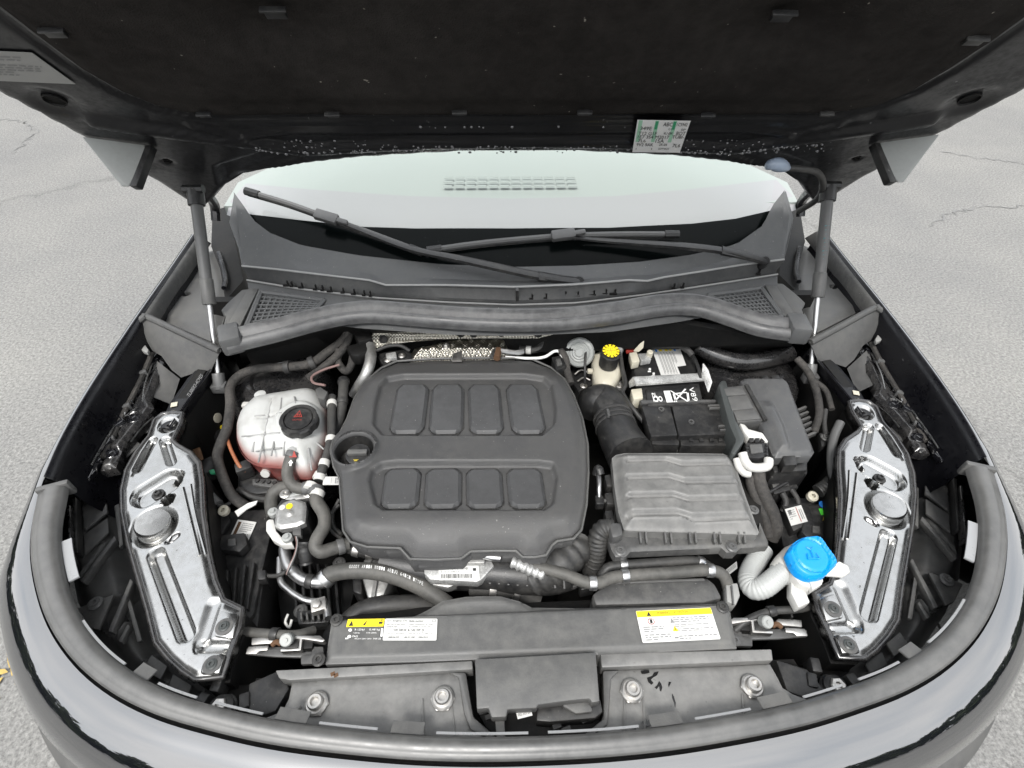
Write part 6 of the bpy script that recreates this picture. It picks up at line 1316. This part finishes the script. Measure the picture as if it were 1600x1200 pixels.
block(fb, 'front_ledge', 'black', [(1200, 724), (1262, 720), (1262, 740), (1204, 746)], .9, .06, .003)
for k in range(6): b = MB(); b.box(W(1252+k*3, 640+k*8, .9), (.024, .005, .01), .4); b.build('side_fin', 'plastic', fb)
fr_ = block(fb, 'relay_tray', 'plastic', [(1128, 605), (1164, 602), (1193, 657), (1152, 660)], .955, .03, .002)
for P in ([(1131, 607), (1160, 605), (1166, 616), (1135, 618)], [(1137, 620), (1168, 618), (1178, 638), (1144, 641)], [(1146, 643), (1180, 640), (1189, 654), (1152, 657)]): block(fb, 'tray_panel', 'plastic_l', P, .9575, .004, .001)
b = MB(); b.tube(run([(1166, 602, .957), (1196, 657, .957)]), .0045, 6, 0); b.build('tray_rail', 'black', fb)
tw = base_thing('tray_wall', 'green-grey upright battery tray wall beside the fuse box', 'tray wall', 1140, 650, .87)
block(tw, 'wall', 'teal', [(1123, 600), (1128, 593), (1135, 594), (1138, 604), (1150, 655), (1164, 680), (1163, 690), (1148, 711), (1141, 707), (1150, 687), (1140, 665), (1128, 620)], .957, .09, .005)
ep = base_thing('wiring_plug', 'white lever plug in front of the fuse box', 'plug', 1180, 700, .93)
block(ep, 'plug_frame', 'white', [(1156, 661), (1164, 663), (1170, 670), (1192, 676), (1201, 690), (1197, 691), (1190, 684), (1170, 684), (1162, 674)], .958, .02, .002)
block(ep, 'plug_body', 'black', [(1164, 692), (1199, 690), (1202, 712), (1186, 716), (1167, 714)], .955, .04, .003); block(ep, 'plug_insert', 'plastic_l', [(1171, 694), (1191, 693), (1193, 706), (1174, 708)], .958, .006, .002)
for k in range(4):
    for x in (1166, 1196): block(ep, 'plug_key', 'black', [(x, 693+k*5), (x+4, 693+k*5), (x+4, 696+k*5), (x, 696+k*5)], .9575, .004, .0006)
pipe(ep, 'lever', 'white', [(1160, 708, .955), (1164, 720, .95), (1172, 729, .948), (1186, 731, .947), (1199, 728, .95), (1201, 718, .952)], .0085, n=10)
pipe(ep, 'lever_arm', 'white', [(1151, 717, .945), (1155, 730, .94), (1163, 739, .935), (1172, 740, .935)], .0075, n=10)
for k in range(3): block(ep, 'socket', 'black', [(1171+k*9, 683), (1178+k*9, 683), (1178+k*9, 690), (1171+k*9, 690)], .957, .01, .001)
for nm, lab, P in (('plug_loom', 'thick taped loom dropping from the white lever plug', [(1184, 735, .935), (1186, 752, .92), (1194, 775, .905), (1206, 800, .89), (1212, 825, .87), (1205, 842, .85)]), ('plug_loom', 'thinner taped loom beside the corner of the air filter box', [(1172, 742, .925), (1174, 760, .91), (1184, 785, .895), (1196, 812, .88), (1200, 838, .86)])):
    hose(nm, lab, 'wiring', P, .0125 if 'thick ' in lab else .009, 'tape')
hose('rail_hose', 'pale grey hose bowed between fuse box and right support panel', 'hose', [(1313, 660, .93), (1304, 680, .92), (1299, 705, .91), (1300, 735, .905), (1308, 760, .9), (1313, 772, .895)], .0085, 'strut')
hose('cross_rod', 'thin black rod slanting below the fuse box', 'rod', [(1200, 770, .87), (1225, 756, .875), (1248, 744, .88)], .004, 'black')

# ------------------------------------------------------------------ washer filler
wf2 = base_thing('washer_filler', 'white washer filler neck with bright blue cap at the right', 'washer filler', 1260, 880, .9)
pipe(wf2, 'corrugated_tube', 'washer_tube', [(1192, 858, .88), (1184, 872, .88), (1174, 890, .88), (1170, 908, .885), (1178, 920, .89), (1194, 917, .9), (1212, 903, .91), (1228, 890, .92)], .0175, sm=20, n=16, rf=corr(.017, .0046, .00035))
pipe(wf2, 'neck', 'white', [(1216, 898, .91), (1230, 889, .915), (1244, 882, .92), (1256, 876, .922)], .024, n=18, rf=lambda s, L: .0185+.011*min(1, s/L*1.5))
cap_t = lambda x, y: .963-.10*(x-W(1270, 868, .96).x)*0+.12*(y-W(1270, 868, .96).y)
co = cat2(XY([(1231, 862), (1236, 852), (1247, 843), (1260, 838), (1281, 838), (1296, 855), (1311, 875), (1300, 889), (1288, 898), (1269, 900), (1253, 893), (1240, 880), (1231, 862)], .962), 3)[:-1]
cz = W(1268, 867, .962)
def capz(x, y, d):
    r = np.hypot(x-cz.x, y-cz.y)
    return .956+.12*(y-cz.y)+.007*sst(0, .004, d)-.0022*(1-sst(.0008, .002, np.abs(r-.026)))-.0035*(1-sst(.001, .0025, seg_d(x, y, *XY([(1277, 842)], .962)[0], *XY([(1306, 876)], .962)[0])))
cpb = relief('cap', co, capz, .0018, .014, 'blue', wf2, ang=50)
f = Flat(cz+Vector((-.012, -.012, .0005)), cz+Vector((.012, -.012, .0005)), cz+Vector((-.012, .012, .0034)), CAM_P)
b = MB()
for P in ([(.1, .2), (.9, .2)], [(.1, .2), (.2, .55)], [(.9, .2), (.8, .55)], [(.5, .3), (.5, .8)], [(.5, .8), (.3, .95)], [(.5, .8), (.7, .95)]): b.tube([f.at(*P[0], .0012), f.at(*P[1], .0012)], .0009, 5, 0)
b.build('fountain_mark', 'blue', cpb)
block(wf2, 'collar', 'white', [(1236, 872), (1262, 892), (1284, 898), (1288, 908), (1270, 920), (1250, 912), (1238, 898)], .94, .03, .003)
block(wf2, 'bracket', 'white', [(1236, 905), (1256, 915), (1266, 941), (1248, 949), (1236, 926)], .925, .02, .002); block(wf2, 'bracket_clip', 'white', [(1264, 906), (1280, 903), (1286, 912), (1270, 922)], .943, .015, .002)
b = MB(); b.slab([W(1296, 892, .95), W(1311, 876, .955), W(1326, 884, .955), (W(1329, 894, .952)), W(1318, 901, .948), W(1290, 899, .946)], (0, 0, -.006)); b.build('flap', 'white', wf2, bevel=.002)
b = MB(); rd = random.Random(2)
# ------------------------------------------------------------------ pipes in front of the air filter box
t = hose('coolant_pipe', 'long grey coolant pipe running above the radiator cover', 'pipe', [(832, 886, .9), (852, 889, .9), (885, 898, .9), (912, 909, .9), (935, 911, .9), (958, 902, .9), (1000, 898, .9), (1060, 894, .9), (1105, 891, .9), (1128, 897, .895), (1137, 915, .88), (1139, 935, .86)], .0098, 'hose', bands=(.34, .5, .74), bm='alu_tube')
hose('coolant_pipe', 'shorter grey pipe bent behind the long coolant pipe', 'pipe', [(938, 910, .88), (944, 894, .885), (958, 885, .89), (1010, 881, .89), (1075, 877, .89), (1098, 880, .885), (1112, 890, .88)], .0085, 'hose_d', bands=(.4, .8), bm='alu_tube')
sk2 = base_thing('snorkel', 'dusty grey intake snorkel under the long coolant pipe', 'snorkel', 1030, 922, .87)
block(sk2, 'duct', 'plastic', [(925, 928), (952, 908), (1000, 906), (1106, 902), (1118, 912), (1130, 935), (1100, 942), (930, 946)], .885, .05, .006); block(sk2, 'duct_lip', 'plastic_l', [(952, 908), (1100, 903), (1102, 907), (955, 912)], .889, .006, .001)
sp_ = base_thing('sensor_plug', 'grey two-part sensor plug left of the washer tube', 'plug', 1145, 925, .88)
block(sp_, 'plug_body', 'label_g', [(1134, 912), (1153, 910), (1157, 930), (1150, 946), (1136, 940)], .89, .03, .003); block(sp_, 'plug_bar', 'strut', [(1142, 914), (1145, 914), (1148, 944), (1145, 944)], .894, .006, .001)
pl_ = base_thing('part_tag', 'small dusty printed tag below the air filter box', 'tag', 1145, 895, .87); f = Flat(W(1132, 904, .88), W(1152, 888, .88), W(1131, 893, .88), CAM_P); g_ = f.sheet('tag_sheet', 'label_g', pl_, t=.001); f.marks(lines(.1, .9, .9, .1, 4, 31), 'ink', g_)
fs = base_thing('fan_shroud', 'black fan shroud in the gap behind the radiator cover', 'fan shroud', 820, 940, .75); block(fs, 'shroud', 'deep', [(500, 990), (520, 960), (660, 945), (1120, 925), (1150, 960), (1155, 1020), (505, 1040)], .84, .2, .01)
# ------------------------------------------------------------------ heat shield at the rear
hsd = base_thing('heat_shield', 'silver embossed heat shield strip below the rear seal', 'heat shield', 720, 525, .95)
b = MB(); P = run([(577, 546, .945), (576, 533, .955), (583, 520, .965), (620, 514, .97), (675, 513, .972), (712, 515, .972), (790, 515, .972), (867, 515, .972), (867, 528, .955), (800, 529, .955), (715, 529, .955), (650, 533, .95), (612, 538, .948)])
b.poly(P); b.slab([p-Vector((0, -.002, .002)) for p in P], (0, .003, -.002)); b.build('strip', 'foil', hsd, smooth=False)
for a, c in ((599, 530), (720, 521), (740, 521), (783, 520), (841, 521)): b = MB(); b.lathe([(.0095, -.002), (.0095, .002), (.006, .003), (.0055, -.001)], W(a, c, .966), (0, -.75, .65), 18); b.build('grommet', 'deep', hsd)
zT = .925
def tzf(x, y, d): return zT+.02*sst(0, .03, d)+.002*np.sin(x*220)*np.sin(y*200)
to2 = XY([(640, 556), (648, 545), (690, 535), (705, 527), (800, 527), (806, 534), (802, 566), (690, 568), (640, 570)], zT)
relief('turbo_shroud', to2, tzf, .004, .03, 'foil', hsd)
bolt(hsd, W(697, 541, .945), .006); block(hsd, 'bracket', 'steel', [(708, 552), (722, 548), (722, 564), (706, 564)], .952, .004, .001); b = MB(); b.tube(run([(768, 558, .95), (775, 548, .95), (790, 549, .95), (806, 551, .95), (818, 549, .95)]), .006, 8, 5); b.build('coolant_stub', 'alu_tube', hsd); b = MB(); b.tube(run([(776, 560, .95), (779, 546, .95)]), .008, 8, 0); b.build('rusty_stub', 'rust', hsd)
hb3 = base_thing('heat_wrap_block', 'dark fibre-wrapped block left end of the silver heat shield', 'insulation block', 560, 545, .95); block(hb3, 'wrap', 'deep', [(540, 540), (575, 530), (577, 546), (560, 556), (548, 555)], .96, .03, .006)
block(hb3, 'bulkhead_plug', 'deep', [(548, 512), (572, 506), (582, 528), (560, 534)], .97, .03, .004)
# ------------------------------------------------------------------ strut towers (parts of the car)
for sg in (0, 1):
    p = W(432, 612, .88); p.z = .85
    b = MB(); b.lathe([(.115, -.3), (.115, .0), (.108, .03), (.095, .045), (.06, .05), (.055, .042), (.0, .04)], (p.x*(-1 if sg else 1), p.y+.03, p.z), (0, 0, 1), 40); b.build('strut_tower', 'gloss_d', car, ang=50)
# dry leaves on the asphalt
lv = base_thing('leaf_litter', 'scatter of dry yellow leaves on the asphalt at the left edge', 'leaves', 5, 1085, .002); lv.location.z = 0
rd = random.Random(9)
for k in range(26):
    c = W(rd.uniform(-60, 14), rd.uniform(1048, 1100), .0)+Vector((0, 0, .006)); s = rd.uniform(.012, .03); a = rd.uniform(0, 6.28); d = Vector((math.cos(a), math.sin(a), 0)); e = Vector((-d.y, d.x, .3))
    b = MB(); b.add([c-d*s, c-d*s*.3+e*s*.4, c+d*s*.5+e*s*.35, c+d*s, c+d*s*.5-e*s*.35+Vector((0, 0, .004)), c-d*s*.3-e*s*.4+Vector((0, 0, .006)), c+Vector((0, 0, .004))], [(6, 0, 1), (6, 1, 2), (6, 2, 3), (6, 3, 4), (6, 4, 5), (6, 5, 0)]); b.build('leaf', 'leaf', lv, smooth=False)

# ------------------------------------------------------------------ small dark hardware filling the gaps
def gadget(name, label, cat, px, py, z, pieces):
    t = base_thing(name, label, cat, px, py, z)
    for k in pieces:
        if k[0] == 'b': block(t, k[1], k[2], k[3], k[4], k[5], .002)
        elif k[0] == 't': pipe(t, k[1], k[2], k[3], k[4], n=8)
        elif k[0] == 's': screw(t, W(*k[2]), k[1], m=k[3])
    return t
gb = gadget('gearbox', 'dark ribbed gearbox casing deep in the gap below the bent metal lines', 'gearbox', 475, 915, .7, [('b', 'casing', 'deep', [(425, 870), (520, 860), (560, 900), (545, 960), (440, 975)], .76, .2)]+[('b', 'rib', 'black', [(455+k*13, 880), (460+k*13, 880), (466+k*13, 960), (461+k*13, 960)], .78, .03) for k in range(6)]+[('s', .007, (470, 955, .785), 'strut'), ('s', .007, (530, 880, .785), 'strut')])
gadget('cable_bracket', 'black clip rail with small pegs below the thin metal line', 'bracket', 470, 965, .8, [('b', 'rail', 'black', [(462, 955), (512, 950), (514, 972), (466, 976)], .83, .03)]+[('b', 'peg', 'plastic', [(468+k*9, 956), (472+k*9, 956), (473+k*9, 968), (469+k*9, 968)], .842, .012) for k in range(5)]+[('t', 'white_tie', 'white', [(450, 960, .86), (446, 972, .86), (452, 980, .855), (456, 968, .86)], .0022)])
gadget('hose_bracket', 'brown dusty bracket beside the left support panel', 'bracket', 312, 715, .88, [('b', 'bracket_leaf', 'rust', [(300, 702), (312, 698), (318, 716), (306, 722)], .89, .004), ('b', 'bracket_foot', 'black', [(306, 722), (330, 712), (336, 730), (314, 745)], .88, .03), ('b', 'green_clip', 'green', [(326, 734), (338, 731), (340, 738), (328, 740)], .885, .006)])
gadget('pressure_switch', 'grey ribbed pressure switch between left panel and headlamp box', 'switch', 325, 780, .87, [('t', 'switch_body', 'strut', [(318, 765, .88), (330, 778, .875), (340, 788, .87)], .010), ('t', 'switch_lead', 'rubber', [(340, 788, .87), (352, 790, .86), (362, 783, .86)], .004)])
gadget('coolant_flange', 'cast flange with hose collars above the square valve', 'flange', 462, 772, .88, [('b', 'flange_body', 'alu', [(440, 768), (484, 764), (488, 778), (446, 782)], .893, .03), ('s', .006, (446, 772, .894), 'steel'), ('s', .006, (482, 771, .894), 'steel')])
gadget('rear_bracket', 'black bolted bracket behind the rear left corner of the cover', 'bracket', 600, 560, .93, [('b', 'plate', 'black', [(585, 552), (640, 545), (645, 562), (600, 572)], .93, .02), ('s', .006, (606, 562, .931), 'steel'), ('s', .005, (628, 556, .931), 'steel'), ('b', 'valve', 'galv', [(602, 552), (618, 549), (620, 558), (604, 560)], .94, .012), ('t', 'lead', 'rubber', [(588, 548, .945), (605, 541, .95), (625, 540, .95), (640, 548, .94)], .004)])
gadget('ignition_plug', 'black ribbed plug near the rear right corner of the cover', 'plug', 872, 560, .93, [('b', 'plug_body', 'black', [(862, 558), (878, 555), (886, 572), (870, 578)], .945, .03), ('b', 'plug_clip', 'plastic', [(868, 560), (876, 559), (879, 568), (871, 570)], .95, .008)])
gadget('abs_unit', 'dark brake control block below the vacuum booster disc', 'control block', 905, 590, .86, [('b', 'block_body', 'black', [(890, 575), (922, 570), (926, 600), (905, 612), (896, 600)], .88, .06), ('t', 'line', 'steel', [(898, 585, .89), (908, 578, .895), (920, 582, .89)], .0025), ('t', 'line', 'steel', [(902, 596, .888), (912, 590, .89), (922, 594, .888)], .0025), ('s', .005, (912, 603, .882), 'steel')])
gadget('relay_plug', 'black connector block on wires below the fuse box', 'plug', 1215, 770, .87, [('b', 'plug_body', 'black', [(1200, 752), (1240, 745), (1248, 762), (1210, 772)], .87, .04), ('b', 'plug_lip', 'plastic', [(1206, 756), (1232, 751), (1234, 757), (1208, 762)], .876, .006), ('t', 'lead', 'rubber', [(1222, 770, .87), (1228, 785, .86), (1222, 800, .85)], .006), ('t', 'lead', 'rubber', [(1236, 764, .87), (1246, 780, .86), (1250, 800, .85)], .005)])
gadget('tower_clip', 'small black cable clip on the wall right of the fuse box', 'clip', 1290, 690, .9, [('b', 'clip_body', 'black', [(1280, 676), (1298, 674), (1300, 694), (1284, 698)], .9, .02), ('t', 'clip_lead', 'rubber', [(1290, 640, .92), (1288, 660, .91), (1290, 680, .905)], .005), ('s', .006, (1290, 684, .902), 'plastic')])
gadget('wall_harness', 'black harness hanging on the wall behind the right strut', 'wiring', 1285, 640, .92, [('t', 'harness', 'tape', [(1245, 560, .95), (1262, 580, .94), (1275, 610, .93), (1280, 645, .92), (1272, 675, .9)], .008), ('t', 'harness_branch', 'tape', [(1268, 592, .937), (1290, 610, .93), (1300, 640, .92)], .006)])
gadget('scuttle_pipe', 'dull black pipe under the rear seal at the right', 'pipe', 1160, 540, .93, [('t', 'pipe_body', 'gloss_d', [(1090, 540, .94), (1120, 556, .93), (1160, 565, .925), (1205, 560, .92), (1235, 552, .92)], .02), ('t', 'pipe_bracket', 'steel', [(1092, 545, .965), (1096, 532, .97), (1080, 524, .975), (1060, 520, .975)], .0025)])
gadget('fan_plug', 'black fan plug beneath the corrugated breather hose', 'plug', 920, 915, .85, [('b', 'plug_body', 'black', [(905, 905), (925, 902), (930, 918), (908, 922)], .86, .03), ('t', 'plug_lead', 'rubber', [(905, 912, .86), (890, 918, .855), (872, 916, .85)], .005)])
gadget('oil_line', 'coiled thin lines peeking out left of the engine cover', 'lines', 525, 820, .86, [('t', 'line', 'hose_d', [(530, 780, .88), (521, 800, .87), (522, 822, .865), (534, 835, .87)], .0035), ('t', 'line', 'hose_d', [(530, 788, .878), (516, 806, .868), (518, 828, .862), (534, 842, .867)], .0035)])
